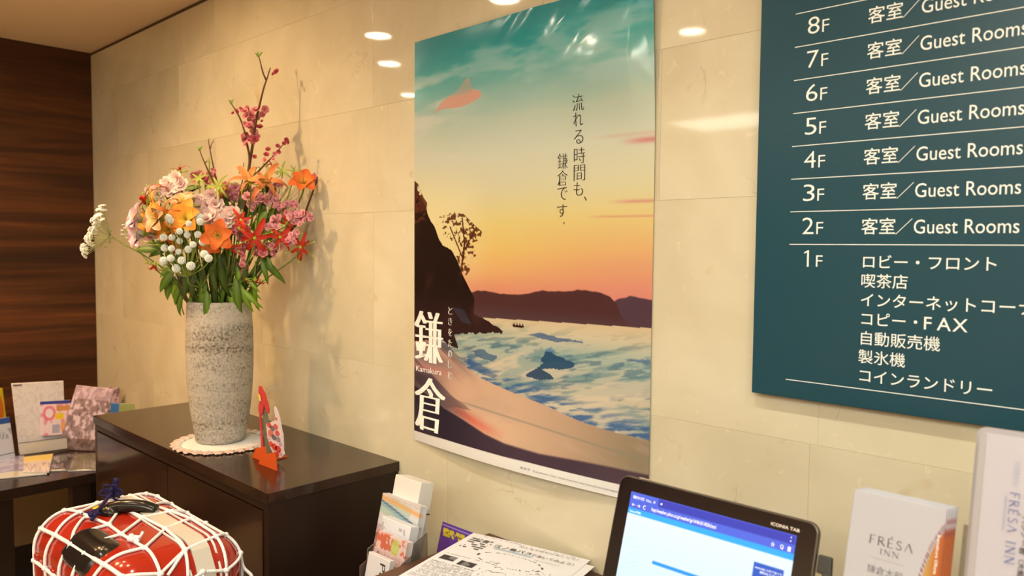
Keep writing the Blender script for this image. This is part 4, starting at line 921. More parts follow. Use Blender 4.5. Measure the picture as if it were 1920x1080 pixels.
c4, back = standing([(74,754),(133,750),(128,812),(80,816)], None, TZ)
c4 = [by(*p_, 0) for p_ in [(0,0)]*0] or None
pl = (A(0,0) if False else None)
def onplane(pts, P, n): return [CAM+ray(a, b_)*((P-CAM).dot(n)/ray(a, b_).dot(n)) for a, b_ in pts]
cB, bk = standing([(21,719),(119,714),(124,838),(36,850)], None, TZ+.008)
c4 = onplane([(75,753),(133,750),(127,815),(77,818)], cB[3]-bk*.012, bk)
sheet('booklet', 'small pink and yellow illustrated booklet propped in front of the map sheet', 'booklet', c4, pinkb, 44, 50, None, tuple(bk*.006), 'leaflets and booklets on the side table')
def sak(s, t_):
    n = fbm(s*10+3, t_*12, 4); img = mixc(np.zeros(s.shape+(3,))+np.array((150,120,112)), sm(.40,.6,n), (222,190,182)); img = mixc(img, sm(.56,.66,fbm(s*16,t_*14+5,4))*.5, (96,80,70)); img = mixc(img, (t_>.82)*.6, (84,62,50)); return mixc(img, (t_<.2)*.5, (216,176,176))
stuff('leaflet', 'tilted glossy leaflet with blossom photographs, next to the cabinet', 'leaflet', [(143,722),(214,730),(178,846),(108,843)], sak, m=M_gl, nx=60, ny=80)
def sak2(s, t_): n = fbm(s*8, t_*9, 4); return mixc(np.zeros(s.shape+(3,))+np.array((206,160,160)), sm(.45,.62,n), (120,90,84))
stuff('leaflet', 'dusky pink leaflet behind the tilted blossom leaflet', 'leaflet', [(176,726),(224,727),(222,795),(172,795)], sak2)
def grn(s, t_): return mixc(mixc(np.zeros(s.shape+(3,))+np.array((172,178,110)), (s<.3), (70,130,190)), (np.abs(t_-.5)<.1)*.6, (222,214,190))
stuff('leaflet', 'small green and blue leaflet tucked behind the cabinet corner', 'leaflet', [(208,756),(262,757),(262,800),(204,800)], grn)
def flat(name, label, pts, paint, z, th=.004, grp='magazines lying flat on the side table'):
    c4 = [bz(a, b_, z) for a, b_ in pts]; return sheet(name, label, 'magazine', c4, paint, 40, 24, M_gl, (0,0,-th), grp)
def lav(s, t_): return mixc(np.zeros(s.shape+(3,))+np.array((150,140,158)), sm(.5,.6,fbm(s*4,t_*9,3))*.6, (196,186,186))
def yel(s, t_): return mixc(mixc(np.zeros(s.shape+(3,))+np.array((214,192,166)), (t_<.35), (226,186,60)), ((t_>.5)&(vn(s*26,t_*8)>.55))*.5, (150,110,120))
def drk(s, t_): return mixc(np.zeros(s.shape+(3,))+np.array((56,44,44)), sm(.6,.66,fbm(s*8,t_*6,3))*.7, (170,150,146))
def gry(s, t_): return mixc(np.zeros(s.shape+(3,))+np.array((104,98,74)), sm(.5,.6,fbm(s*5,t_*6,3))*.5, (140,130,104))
flat('magazine', 'lavender magazine lying flat at the left of the side table', [(-30,862),(46,852),(44,880),(-36,892)], lav, TZ+.005)
flat('magazine', 'yellow and white magazine lying flat in front of the acrylic stand', [(44,856),(100,850),(92,884),(43,884)], yel, TZ+.010, grp='magazines lying flat on the side table')
flat('magazine', 'dark photo magazine lying flat beside the yellow one', [(98,854),(145,848),(128,880),(90,882)], drk, TZ+.005)
flat('magazine', 'grey-green magazine lying flat next to the cabinet', [(140,851),(185,848),(185,880),(128,882)], gry, TZ+.0055)
flat('magazine', 'pale magazine at the front edge of the side table', [(-30,886),(90,880),(88,888),(-36,900)], const((198,188,160)), TZ+.0045, .003)

# ------------------------------------------------------------------ red suitcase in a rope net, on a luggage bench
SX0, SX1, SY0, SY1, SZ0, SZ1 = -1.935, -1.455, -.800, -.515, .36, .952; RB = .07
sc_ = Vector(((SX0+SX1)/2, (SY0+SY1)/2, (SZ0+SZ1)/2)); hh = Vector(((SX1-SX0)/2, (SY1-SY0)/2, (SZ1-SZ0)/2))
def rbox(p, r=.07, o=0.0):             # nearest point on the rounded box, pushed out by o
    p = Vector(p)-sc_; q = Vector([max(-(hh[i]-r), min(hh[i]-r, p[i])) for i in range(3)]); d = p-q
    if d.length < 1e-6: d = Vector((0,0,1))
    return sc_ + q + d.normalized()*(r+o)
bench = thing('luggage_bench', 'dark wooden luggage bench under the red suitcase', 'bench', (sc_.x, sc_.y, 0))
MB().box((SX0-.02, SY0-.02, SZ0-.03), (SX1+.02, SY1+.02, SZ0-.0005)).build('bench_top', M_cab2, bench, bevel=.003)
for x in (SX0, SX1-.04):
    for y in (SY0, SY1-.04): MB().box((x,y,0), (x+.04,y+.04,SZ0-.03)).build('leg', M_cab2, bench)
suit = thing('suitcase', 'glossy red hard-shell suitcase wrapped in a white rope net, at the lower left', 'suitcase', (sc_.x, sc_.y, SZ0))
mb = MB(); n = 26
def cubeface(f_):
    vs = []
    for i in range(n+1):
        for j in range(n+1):
            u = math.tan((i/n*2-1)*.9)/math.tan(.9); v = math.tan((j/n*2-1)*.9)/math.tan(.9); vs.append(rbox(f_(u, v)))
    mb.add(vs, [(i*(n+1)+j, (i+1)*(n+1)+j, (i+1)*(n+1)+j+1, i*(n+1)+j+1) for i in range(n) for j in range(n)], None, True)
B_ = lambda x, y, z: sc_ + Vector((x*(hh.x+.03), y*(hh.y+.03), z*(hh.z+.03)))
cubeface(lambda u, v: B_(u,v,1)); cubeface(lambda u, v: B_(u,v,-1)); cubeface(lambda u, v: B_(u,1,v)); cubeface(lambda u, v: B_(u,-1,v)); cubeface(lambda u, v: B_(1,u,v)); cubeface(lambda u, v: B_(-1,u,v))
M_red = mat('glossy_red_shell', (.36,.020,.008), .16, .5, coat=.4); o = mb.build('shell', M_red, suit)
import bmesh
bm = bmesh.new(); bm.from_mesh(o.data); bmesh.ops.remove_doubles(bm, verts=bm.verts, dist=.0004); bmesh.ops.recalc_face_normals(bm, faces=bm.faces[:]); bm.to_mesh(o.data); bm.free()
M_dred = mat('dark_red_shell', (.30,.022,.015), .25, .5)
for k in range(7):                        # raised vertical ribs on the broad face
    x = SX0+.07+k*.056; MB().box((x-.010, SY0-.004, SZ0+.07), (x+.010, SY0+.02, SZ1-.075)).build('rib', M_dred, suit, bevel=.003)
def ribbon(path, wd, axis, th, name, m, parent=suit, label=None):
    mb = MB(); vs = []
    for i, p in enumerate(path):
        tn = (path[min(i+1,len(path)-1)]-path[max(i-1,0)]).normalized(); nrm = tn.cross(axis).normalized()
        if nrm.dot(p-sc_) < 0: nrm = -nrm
        for a, b_ in ((-1,0),(1,0),(1,1),(-1,1)): vs.append(p + axis*(a*wd/2) + nrm*(b_*th))
    fs = [(i*4+j, i*4+(j+1) % 4, (i+1)*4+(j+1) % 4, (i+1)*4+j) for i in range(len(path)-1) for j in range(4)]
    mb.add(vs, fs, None, False); o = mb.build(name, m, parent)
    if label: o['label'] = label
    return o
def over_x(y, o=0.0):                     # path over the suitcase along x at given y
    P = [rbox((SX0-.05, y, SZ0+.1+k*.04), o=o) for k in range(14)] + [rbox((SX0+(SX1-SX0)*k/40, y, SZ1+.03), o=o) for k in range(0, 41)] + [rbox((SX1+.05, y, SZ1-.04-k*.04), o=o) for k in range(13)]
    return [p for i, p in enumerate(P) if i == 0 or (p-P[i-1]).length > .002]
yb0 = -.612
ribbon(over_x(yb0, .001), .036, Vector((0,1,0)), .004, 'frame_band', mat('silver_band', (.60,.58,.52), .3, metal=.15), label='silver white band round the suitcase')
for yy, wd in ((yb0-.030,.004), (yb0+.030,.004)): ribbon(over_x(yy, .001), wd, Vector((0,1,0)), .0025, 'piping', mat('white_piping', alb((235,220,190)), .4))
M_bk = mat('black_plastic', (.012,.010,.009), .2, .5)
def patch(cx, wx, s0, s1, o, name, m, hump=.012):
    mb = MB(); vs = []; nx, ny = 17, 17
    for i in range(ny):
        s = s0+(s1-s0)*i/(ny-1)            # distance from the front ridge: >0 on the top, <0 down the front
        for j in range(nx):
            u = 2*j/(nx-1)-1; v = 2*i/(ny-1)-1; e = max(0, 1-abs(u)**3)*max(0, 1-abs(v)**3)
            w_ = wx*(1-.2*abs(v)**3)
            if s >= 0: P = rbox((cx+u*w_, SY0+s, SZ1+.03), o=0)
            else: P = rbox((cx+u*w_, SY0-.03, SZ1+s), o=0)
            nn = (P-rbox(P, o=-.01)).normalized(); vs.append(P + nn*(-.002+o*min(1, e*2.2)+hump*e*math.cos(v*3.0)))
    mb.add(vs, [(i*nx+j, i*nx+j+1, (i+1)*nx+j+1, (i+1)*nx+j) for i in range(ny-1) for j in range(nx-1)], None, True); return mb.build(name, m, suit, fix=False)
def hit(cx, cy, o=0.0):                    # where the direction through crop point (cx,cy) meets the suitcase's skin
    px, py = 40+cx/4, 880+cy/4; d = ray(px, py).normalized(); best = (9, None); t_ = 1.2
    while t_ < 2.9:
        p = CAM+d*t_; q = rbox(p); l = p-sc_; c = Vector([max(-(hh[i]-RB), min(hh[i]-RB, l[i])) for i in range(3)]); e = (l-c).length-RB
        if e < best[0]: best = (e, p.copy())
        if e <= 0: break
        t_ += .004
    return rbox(best[1], o=o)
hc = hit(520, 500); patch(hc.x+.038, .082, -.035, .082, .009, 'handle_housing', M_bk, .005)
h1, h2 = hit(670, 330), hit(1010, 330)
MB().ball(h1+Vector((0,0,.004)), .026, None, 16, 10, (1.1,.9,.62)).build('handle_mount', M_bk, suit)
hb = [h1+Vector((0,0,.010)), h1.lerp(h2,.3)+Vector((0,0,.016)), h1.lerp(h2,.7)+Vector((0,0,.014)), h2+Vector((0,0,.004))]
MB().tube(crom(hb, 5), .0145, 12).build('carry_handle', M_bk, suit)
st_ = hit(555, 285); MB().ball(st_+Vector((0,0,-.001)), .013, None, 12, 6, (1.4,.8,.25)).build('sticker', mat('yellow_sticker', alb((240,180,20)), .4), suit)
# rope net: knots where the photograph has them, cords pulled tight between the knots over the shell
M_rope = mat('white_rope', alb((240,226,200), .85), .8, .15, noise=.1, nscale=400, bump=.6)
net = thing('rope_net', 'white knotted rope net stretched over the red suitcase', 'net', (sc_.x, sc_.y, SZ1))
RR = .0034
NA = [(160,450),(265,500),(385,570),(490,640),(630,725),(760,815)]
NB = [(310,262),(440,335),(655,428),(750,500),(925,605),(1035,790)]
NC = [(560,178),(640,235),(745,300),(915,375),(1080,460),(1225,615)]
ND = [(750,148),(815,205),(985,283),(1125,330),(1275,385),(1455,520)]
NE = [(945,142),(1030,185),(1150,222),(1280,268),(1425,332),(1590,402)]
N = [[hit(*q, o=RR) for q in L_] for L_ in (NA, NB, NC, ND, NE)]
def cord(P, r=RR, name='cord'):
    o = []
    for a, b_ in zip(P[:-1], P[1:]):
        k = max(3, int((b_-a).length/.008))
        for i in range(k): 
            p = a.lerp(b_, i/k); e = rbox(p, o=r); o.append(e if (p-sc_-(e-sc_)).dot(e-sc_) < 0 or True else p)
    o.append(P[-1]); return MB().tube(o, r, 6).build(name, M_rope, net, fix=False)
kn = MB(); kn.ball((0,0,0), .0064, None, 7, 5, (1.2,1,.9)); KN = kn.mesh('knot', M_rope)
def knot(p): place('knot', KN, net, Matrix.Translation(p) @ Matrix.Rotation(p.x*40, 4, 'Z'))
down = lambda p, dz: rbox(p-Vector((0,0,dz)), o=RR)
for r, L_ in enumerate(N):
    cord(L_, RR*(1.2 if r == 0 else 1))
    for p in L_: knot(p)
for k in range(6): cord([N[r][k] for r in range(5)])
cord([N[0][2], hit(400,480,RR), hit(470,375,RR), hit(520,370,RR), N[1][1].lerp(N[1][2], .45)]); 
# the front face below the ridge
F1 = [down(Vector((p.x, SY0-.01, p.z)), .066) for p in N[0]]; F2 = [down(Vector((p.x+.01, SY0-.01, p.z)), .135) for p in N[0]]; F3 = [down(Vector((p.x, SY0-.01, p.z)), .21) for p in N[0]]
for L_ in (F1, F2, F3):
    cord(L_, RR*1.1)
    for p in L_: knot(p)
for k in range(6): cord([N[0][k], F1[k], F2[k], F3[k]])
# the right-hand end and the front corner
G0 = [N[0][5], N[1][5], N[2][5], N[3][5], N[4][5]]
e1 = [hit(900,1010,RR), hit(1240,850,RR), hit(1350,770,RR), hit(1525,755,RR), hit(1662,620,RR)]
cord([N[1][5], e1[0]]); cord([N[2][5], e1[1]]); cord([N[3][5], e1[3]]); cord([N[4][5], e1[4]]); cord(e1[1:])
cord([N[2][4], N[2][5], hit(1090,800,RR)]); e2 = [down(p, .07) for p in e1]
for a, b_ in zip(e1, e2): cord([a, b_])
cord(e2)
for p in e1[1:]+e2: knot(p)
# far side and left end
W1 = [rbox(Vector((N[r][0].x-.02, N[r][0].y, N[r][0].z-.08)), o=RR) for r in range(5)]; W2 = [down(p, .08) for p in W1]; W3 = [down(p, .08) for p in W2]
for a, b_, c_, d_ in zip([N[r][0] for r in range(5)], W1, W2, W3): cord([a, b_, c_, d_])
for L_ in (W1, W2, W3): cord(L_)
K1 = [rbox(Vector((p.x, SY1+.02, p.z-.08)), o=RR) for p in N[4]]; K2 = [down(p, .08) for p in K1]
for a, b_, c_ in zip(N[4], K1, K2): cord([a, b_, c_])
for L_ in (K1, K2): cord(L_)
for dx, dz in ((-.010,0), (-.018,.02)):
    MB().tube(crom([N[0][0], N[0][0]+Vector((-.010+dx,.0,-.06)), N[0][0]+Vector((-.012+dx,0,-.16)), N[0][0]+Vector((-.008+dx,0,-.34))], 5), RR, 6).build('loose_cord', M_rope, net, fix=False)
r0 = e1[4]
MB().tube(crom([r0, r0+Vector((.006,.004,-.03)), r0+Vector((.030,.010,-.045)), r0+Vector((.026,.008,-.075)), r0+Vector((.006,0,-.10))], 5), RR, 6).build('loose_cord', M_rope, net, fix=False)
kc = hit(845, 545, .005); mb = MB()
for k in range(6): a = k*1.05; mb.ball(kc+Vector((.013*math.cos(a), .006*math.sin(a), .003*(k % 2))), .0062, None, 7, 5, (1.2,1,.9))
mb.tube([kc, kc+Vector((.016,.006,.008)), kc+Vector((.020,.010,.018))], .003, 6); mb.build('knot', M_rope, net, fix=False)['label'] = 'large white knot'
# navy cord bow
M_navy = mat('navy_cord', (.016,.014,.075), .7, .2)
bc = hit(695, 225, .022); cord_ = thing('navy_cord_bow', 'navy blue cord knotted in loops on the suitcase handle', 'cord', bc); mb = MB()
for k, (a, L_) in enumerate(((0,.024),(1.1,.020),(2.3,.024),(3.3,.026),(4.2,.018),(5.3,.024))):
    d = Rt*math.cos(a)+Vector((0,0,1))*math.sin(a)*.8-Fw*.25; e = d.cross(Fw).normalized()
    mb.tube(crom([bc, bc+d*L_*.6+e*.008, bc+d*L_*1.1, bc+d*L_*.6-e*.008, bc], 5), .0026, 6)
for k in range(8): mb.ball(bc+Vector((random.uniform(-.009,.009), random.uniform(-.009,.009), random.uniform(-.006,.008))), .0058, None, 6, 5)
mb.tube(crom([bc, bc+Vector((.002,.004,.014)), bc+Vector((.006,.006,.030))], 4), .007, 6)
mb.build('bow', M_navy, cord_, fix=False)
p1, p2 = hit(590, 330, .012), hit(545, 390, .012)
mb = MB(); mb.tube(crom([bc, p1, p2, hit(530,410,.008)], 5), .0042, 6); mb.tube(crom([p1, hit(500,345,.006), hit(450,350,.005)], 5), .0022, 5)
for k in range(5): mb.ball(p2+Vector((.008*math.cos(k*1.3), .008*math.sin(k*1.3), .004)), .005, None, 6, 5)
mb.build('tail', M_navy, cord_, fix=False)

# ------------------------------------------------------------------ desk
DZ = .8655
M_desk = mat('brown_desk_laminate', (.075,.030,.016), .3, .5, noise=.15, nscale=4, stretch=(.5,4,4))
desk = thing('desk', 'brown reception desk against the marble wall, under the tablet and leaflets', 'desk', (-.3,-.4,0))
MB().box((-1.276,-.80,DZ-.035), (.95,-.002,DZ)).build('desk_top', M_desk, desk, bevel=.002)
MB().box((-1.25,-.78,0), (-1.22,-.02,DZ-.035)).box((.90,-.78,0), (.93,-.02,DZ-.035)).build('side_panel', M_desk, desk)
MB().box((-1.22,-.05,.2), (.90,-.03,DZ-.035)).build('back_panel', M_desk, desk)

# tray and printed guide sheets
tray = MB().box((-1.19,-.40,DZ+.0004), (-.99,-.10,DZ+.021)).build('paper_tray', M_desk, None, loc=(-1.09,-.25,DZ), bevel=.002); tag(tray, 'flat brown tray under the printed guide sheets on the desk', 'tray')
def guide(s, t_):
    img = np.zeros(s.shape+(3,))+np.array((240,228,208)); A_ = lambda a, b_, c_, d_: (s>a)&(s<b_)&(t_>c_)&(t_<d_)
    h = vn(s*110, t_*150)
    img = mixc(img, (A_(.1,.28,.012,.018)|A_(.3,.9,.012,.018))*(h>.5)*.7, (90,80,74))
    img = mixc(img, A_(.30,.62,.120,.138)*.8, (160,178,172))
    img = mixc(img, A_(.05,.24,.06,.20)*(vn(s*40,t_*42)>.48)*((t_*40 % 1)>.3)*.85, (60,54,50))
    for x, y, r in ((.05,.33,.1),(.22,.345,.1)): img = mixc(img, A_(x,x+.13,y,y+.055)*(.6+.4*(vn(s*30,t_*40)>.4)), (50,46,44))
    img = mixc(img, A_(.03,.36,.305,.311)*(h>.3)*.8, (110,100,92)); img = mixc(img, A_(.03,.40,.41,.62)*(((t_*90) % 1)>.5)*(h>.35)*.6, (90,82,76))
    th = np.arctan2(t_-.25, s-.55); e = np.abs(np.hypot((s-.52)/.26, (t_-.235)/.075)-1)
    img = mixc(img, (e<.035)*(np.sin(th*34)>-.1)*(s<.86)*(t_<.31)*.9, (30,28,28))
    img = mixc(img, A_(.40,.95,.27,.50)*sm(.50,.51,fbm(s*9,t_*9,3))*sm(.53,.52,fbm(s*9,t_*9,3))*.8, (70,64,60)); img = mixc(img, A_(.4,.95,.24,.6)*(vn(s*60,t_*90)>.93)*.8, (50,46,44))
    return img
TL, TR = bz(888,999,.889), bz(1107,1050,.889); ex = (TR-TL).normalized(); ey = Vector((ex.y, -ex.x, 0)); Wp = (TR-TL).length; Hp = Wp*1.414
def sheetflat(label, TL, z, curl, paint, nx=150, ny=200, grp='printed guide sheets on the desk'):
    def pos(s, t_):
        P = np.array(TL)+np.array(ex)*(s*Wp)[..., None]+np.array(ey)*(t_*Hp)[..., None]; P[..., 2] = z + curl(s, t_); return P
    o = painted('guide_sheet', M_pr, None, nx, ny, pos, paint, loc=(TL+ex*Wp/2+ey*Hp/2)); tag(o, label, 'paper', grp); return o
zero = lambda s, t_: 0*s
sheetflat('second guide sheet, showing at the right from under the top sheet', TL+ex*.020-ey*(-.022), .8875, lambda s, t_: .0006*np.sin(s*3), guide, 100, 140)
gs = sheetflat('top printed black and white bus guide sheet with a dashed route map', TL, .889, lambda s, t_: .0007*np.sin(s*4+t_*3), guide)
gfn = lambda x, y: tuple(TL+ex*(x*Wp)+ey*(-y*Hp)+Vector((0,0,.0022)))
g = MB(); put_text(g, 'で歩いてみよう！', .60, .94, -.125, -.092, gfn); put_text(g, '鎌倉', .10, .22, -.100, -.062, gfn, .01); put_text(g, '・江ノ島バス', .24, .60, -.120, -.085, gfn, .01)
put_text(g, 'みんなで出かけましょう！', .45, .93, -.052, -.034, gfn); put_text(g, 'ぐるっとバスでいこう', .66, .86, -.165, -.150, gfn)
g.build('lettering', M_ink, gs, fix=False)

# purple leaflet standing behind, on the low shelf
shelf = thing('low_shelf', 'low dark shelf between the cabinet and the desk, behind the desk edge', 'shelf', (-1.45,-.2,0))
MB().box((-1.60,-.40,.655), (-1.29,-.005,.68)).build('shelf_top', M_tab, shelf, bevel=.002)
for x, y in ((-1.595,-.395), (-1.325,-.395), (-1.595,-.04), (-1.325,-.04)): MB().box((x,y,0), (x+.03,y+.03,.655)).build('leg', M_tab, shelf)
def purp(s, t_):
    img = np.zeros(s.shape+(3,))+np.array((112,66,142)); img = mixc(img, (np.abs(t_-.035)<.008)*.7, (200,180,210)); n = fbm(s*14,t_*20,2)
    img = mixc(img, ((t_>.07)&(t_<.17)&(s>.06)&(n+.25*(1-np.abs(t_-.12)/.06)>.55)), (232,204,50)); img = mixc(img, ((t_>.09)&(t_<.15)&(s>.12)&(vn(s*22,t_*40)>.62))*.8, (150,110,60)); return img
a, b_ = by(830,978,-.022), by(902,1004,-.022); a.z = b_.z = (a.z+b_.z)/2
dn = Vector((0,-.26,-.966)); hgt = (a.z-.683)/.966
leafp = sheet('leaflet', 'purple leaflet with a yellow heading leaning on the wall behind the guide sheets', 'leaflet', [a, b_, b_+dn*hgt, a+dn*hgt], purp, 60, 120, None, (0,.001,0))

# brochure rack with tiers
rk = thing('brochure_rack', 'clear three-tier brochure rack between the cabinet and the desk', 'rack', (-1.42,-.2,.68))
tl = math.radians(13); bk3 = Vector((0, math.cos(tl)*.0, 0)); up3 = Vector((0, math.sin(tl), math.cos(tl))); nb = Vector((0, math.cos(tl), -math.sin(tl)))
def lean(px, py, y, wpx, name, label, hgt, th, paint, m=None, nx=50, ny=70, parent=None, cat='leaflet', grp=None):
    P = by(px, py, y); Q = by(*wpx, y); wd = (Q-P).length; q = [P, P+Vector((wd,0,0)), P+Vector((wd,0,0))-up3*hgt, P-up3*hgt]
    o = sheet(name, label, cat, q, paint, nx, ny, m, tuple(nb*th), grp); return o, q
# backmost: plain white box
P = by(742,889,-.135); Q = by(790,899,-.135)
wd = (Q-P).x; q = [P, P+Vector((wd,0,0)), P+Vector((wd,0,0))-up3*.27, P-up3*.27]
bx_ = MB().hexa(q, tuple(nb*.042)).build('white_box', mat('white_card', alb((238,222,190)), .6), None, loc=sum(q, Vector())/4, bevel=.002); tag(bx_, 'plain white upright carton at the back of the brochure rack', 'box')
MB().hexa([q[1]+Vector((.001,0,0))+nb*.003-up3*.072, q[1]+Vector((.001,0,0))+nb*.042-up3*.072, q[1]+Vector((.001,0,0))+nb*.042-up3*.0755, q[1]+Vector((.001,0,0))+nb*.003-up3*.0755], (.0005,0,0)).build('seam', mat('dark_acrylic_edge', alb((96,80,64)), .3), bx_, fix=False)
def mapc(s, t_):
    n = fbm(s*3+t_*2, t_*9, 3); img = mixc(np.zeros(s.shape+(3,))+np.array((214,206,184)), sm(.5,.6,n)*.8, (178,190,160)); img = mixc(img, np.exp(-((t_-.035-.05*s)/.022)**2)*.9, (236,160,80)); img = mixc(img, (t_<.012+.02*s)*.8, (206,182,160))
    img = mixc(img, np.exp(-((t_-.07-.13*s)/.009)**2)*.9, (46,72,110)); img = mixc(img, np.exp(-((t_-.10-.12*s)/.012)**2)*.6, (110,150,150)); return mixc(img, ((s<.3)&(t_>.3)&(t_<.6))*.6, (190,140,140))
lean(718,924,-.165,(789,941),'map_booklet','folded map booklets with orange and blue bands in the upper tier of the rack',.24,.020,mapc, cat='booklet')
def whit(s, t_):
    img = np.zeros(s.shape+(3,))+np.array((232,220,200)); img = mixc(img, ((t_>.05)&(t_<.12)&(s>.5)&(s<.85)&(vn(s*20,t_*30)>.45))*.6, (150,130,130)); img = mixc(img, ((t_>.13)&(t_<.17)&(s>.3)&(vn(s*50,t_*60)>.4))*.5, (206,130,140))
    img = mixc(img, (np.abs(t_-.24-.03*s)<.006)*.7, (90,76,66)); img = mixc(img, ((s<.2)&(t_>.05)&(t_<.2)&(vn(s*40,t_*40)>.55))*.5, (140,120,110)); return img
lean(717,967,-.205,(771,985),'leaflet','white leaflets with small print in the middle tier of the rack',.23,.024,whit)
def food(s, t_):
    n = fbm(s*7, t_*12, 4); img = mixc(np.zeros(s.shape+(3,))+np.array((222,186,160)), (t_>.28)*1., (180,108,66)); img = mixc(img, (t_>.3)*sm(.5,.56,n), (206,84,44)); img = mixc(img, (t_>.3)*sm(.52,.60,fbm(s*9+4,t_*14,3)), (96,40,30))
    img = mixc(img, ((t_<.16)&(fbm(s*8,t_*16+3,3)>.52))*.9, (206,96,60)); img = mixc(img, (np.hypot(s-.65,(t_-.1)*1.5)<.13)*.8, (190,196,90)); img = mixc(img, ((t_>.18)&(t_<.27)&(vn(s*40,t_*60)>.5))*.5, (190,130,130)); return img
lean(708,994,-.240,(764,1016),'leaflet','leaflets with orange food photographs in the lower tier of the rack',.21,.018,food)
def pal(s, t_): return mixc(np.zeros(s.shape+(3,))+np.array((226,212,190)), ((t_>.5)&(t_<.52))*.4, (180,160,150))
o, q = lean(692,1034,-.285,(732,1050),'leaflet','cream leaflet with handwritten lettering at the front of the rack',.16,.012,pal)
sc2 = MB(); v_, f_ = text2d('Palm')
a = v_.min(0); b_ = v_.max(0); wv = (v_-a)/(b_-a)
sc2.add([tuple(q[0]+Vector((.045+.018*y_,0,0))-up3*(.012+.07*x_)-nb*.0006+Vector((.01*x_,0,0))) for x_, y_ in wv], f_); sc2.build('lettering', M_ink, o, fix=False)
# acrylic shell of the rack
ac = mat('smoky_acrylic', (.55,.5,.45), .05, .5, trans=.92, ior=1.2)
for (y, px, py, h_) in ((-.225,706,1000,.05), (-.262,690,1030,.09), (-.305,676,1062,.08)):
    P = by(px, py, y); z0 = .682
    for xx in (P.x-.004, min(P.x+.120, -1.283)): MB().hexa([Vector((xx,y,P.z)), Vector((xx,y+.05,P.z+.02)), Vector((xx,y+.05,z0)), Vector((xx,y,z0))], (.0025,0,0)).build('side_wall', ac, rk)
MB().box((-1.585,-.34,.681), (-1.30,-.01,.685)).build('base', ac, rk)

# ------------------------------------------------------------------ tablet on a stand
tt = math.radians(17.0); TLc = Vector((-.655,-.345,1.214)); EX = Vector((1,0,0)); EV = Vector((0,-math.sin(tt),-math.cos(tt))); EN = Vector((0,-math.cos(tt),math.sin(tt)))
TW, TH = .296, .185
tab = thing('tablet', 'black tablet computer showing a blue and white browser page, propped up on the desk', 'tablet', TLc+EX*TW/2+EV*TH)
def rrect(w_, h_, r, n=6):
    o = []
    for cx, cy, a0 in ((w_-r, r, -90), (w_-r, h_-r, 0), (r, h_-r, 90), (r, r, 180)):
        for k in range(n+1): a = math.radians(a0+90*k/n); o.append((cx+r*math.cos(a), cy+r*math.sin(a)))
    return o
def T(x, v, n_=0.0): return TLc+EX*x+EV*v+EN*n_
MB().poly([T(x, v) for x, v in rrect(TW, TH, .014)], -EN*.009).build('shell', mat('gunmetal_shell', (.10,.085,.07), .35, metal=.6), tab, bevel=.0015)
MB().poly([T(x+.0022, v+.0022, .0006) for x, v in rrect(TW-.0044, TH-.0044, .012)], -EN*.0012).build('glass_front', mat('black_glass', (.006,.005,.008), .03, 1.0, coat=1), tab)
def scr(s, t_):
    img = ramp(t_, [(0,(226,244,250)), (1,(205,226,246))]); A_ = lambda a, b_, c_, d_: (s>a)&(s<b_)&(t_>c_)&(t_<d_)
    img = mixc(img, (t_<.155), (84,104,214)); img = mixc(img, A_(0,1,.0,.078), (62,66,176)); img = mixc(img, A_(.0,.19,.005,.078), (84,104,214)); img = mixc(img, (t_>.155)&(t_<.205), (54,168,246))
    img = mixc(img, A_(.80,.965,.30,.62), (46,92,190)); img = mixc(img, A_(.80,.965,.50,.53), (60,140,225)); img = mixc(img, A_(.855,.905,.42,.485), (236,244,250))
    img = mixc(img, A_(.22,.72,.565,.60), (36,150,226)); img = mixc(img, A_(.01,.13,.24,.98)*(((t_*30)%1)<.25)*(vn(s*70,t_*60)>.6)*.35, (170,200,215)); img = mixc(img, A_(.25,.72,.25,.5)*(vn(s*40,t_*24)>.97)*.4, (170,200,215))
    return img
SXo, SVo, SW_, SH_ = .0235, .021, .247, .148
def spos(s, t_): return np.array(TLc)+np.array(EX)*(SXo+s*SW_)[..., None]+np.array(EV)*(SVo+t_*SH_)[..., None]+np.array(EN)*.0010
M_scr = vmat('lit_screen', .05, .5, emit=1.25)
so = painted('screen', M_scr, tab, 150, 95, spos, scr, wrap=lin)
tfn = lambda x, y: tuple(T(SXo+x*SW_, SVo-y*SH_, .0013)); M_st = mat('screen_white', (.7,.7,.7), .5, emit=(.85,.92,1), es=.8)
def stext(body, *q):
    g = MB(); put_text(g, body, *q, tfn); g.build('screen_text', M_st, tab, fix=False)
stext('http://weather.yahoo.co.jp/weather/jp/14/4610/14204.html', .155, .565, -.142, -.098); stext('鎌倉市の天気 - Yahoo...', .02, .15, -.062, -.030); stext('Yahoo!天気', .01, .09, -.195, -.172)
stext('×', .160,.172,-.058,-.035); stext('+', .205,.220,-.058,-.032); stext('←', .02,.042,-.135,-.105); stext('→', .055,.078,-.135,-.105); stext('C', .098,.114,-.138,-.100); stext('☆', .875,.897,-.14,-.10)
stext('Q', .925,.943,-.142,-.105); stext('◙', .965,.980,-.142,-.105); stext(':', .972,.977,-.06,-.02); stext('Androidに入れておくと', .812,.955,-.355,-.335); stext('便利なアプリ', .84,.93,-.385,-.365); stext('Yahoo!', .85,.91,-.515,-.50)

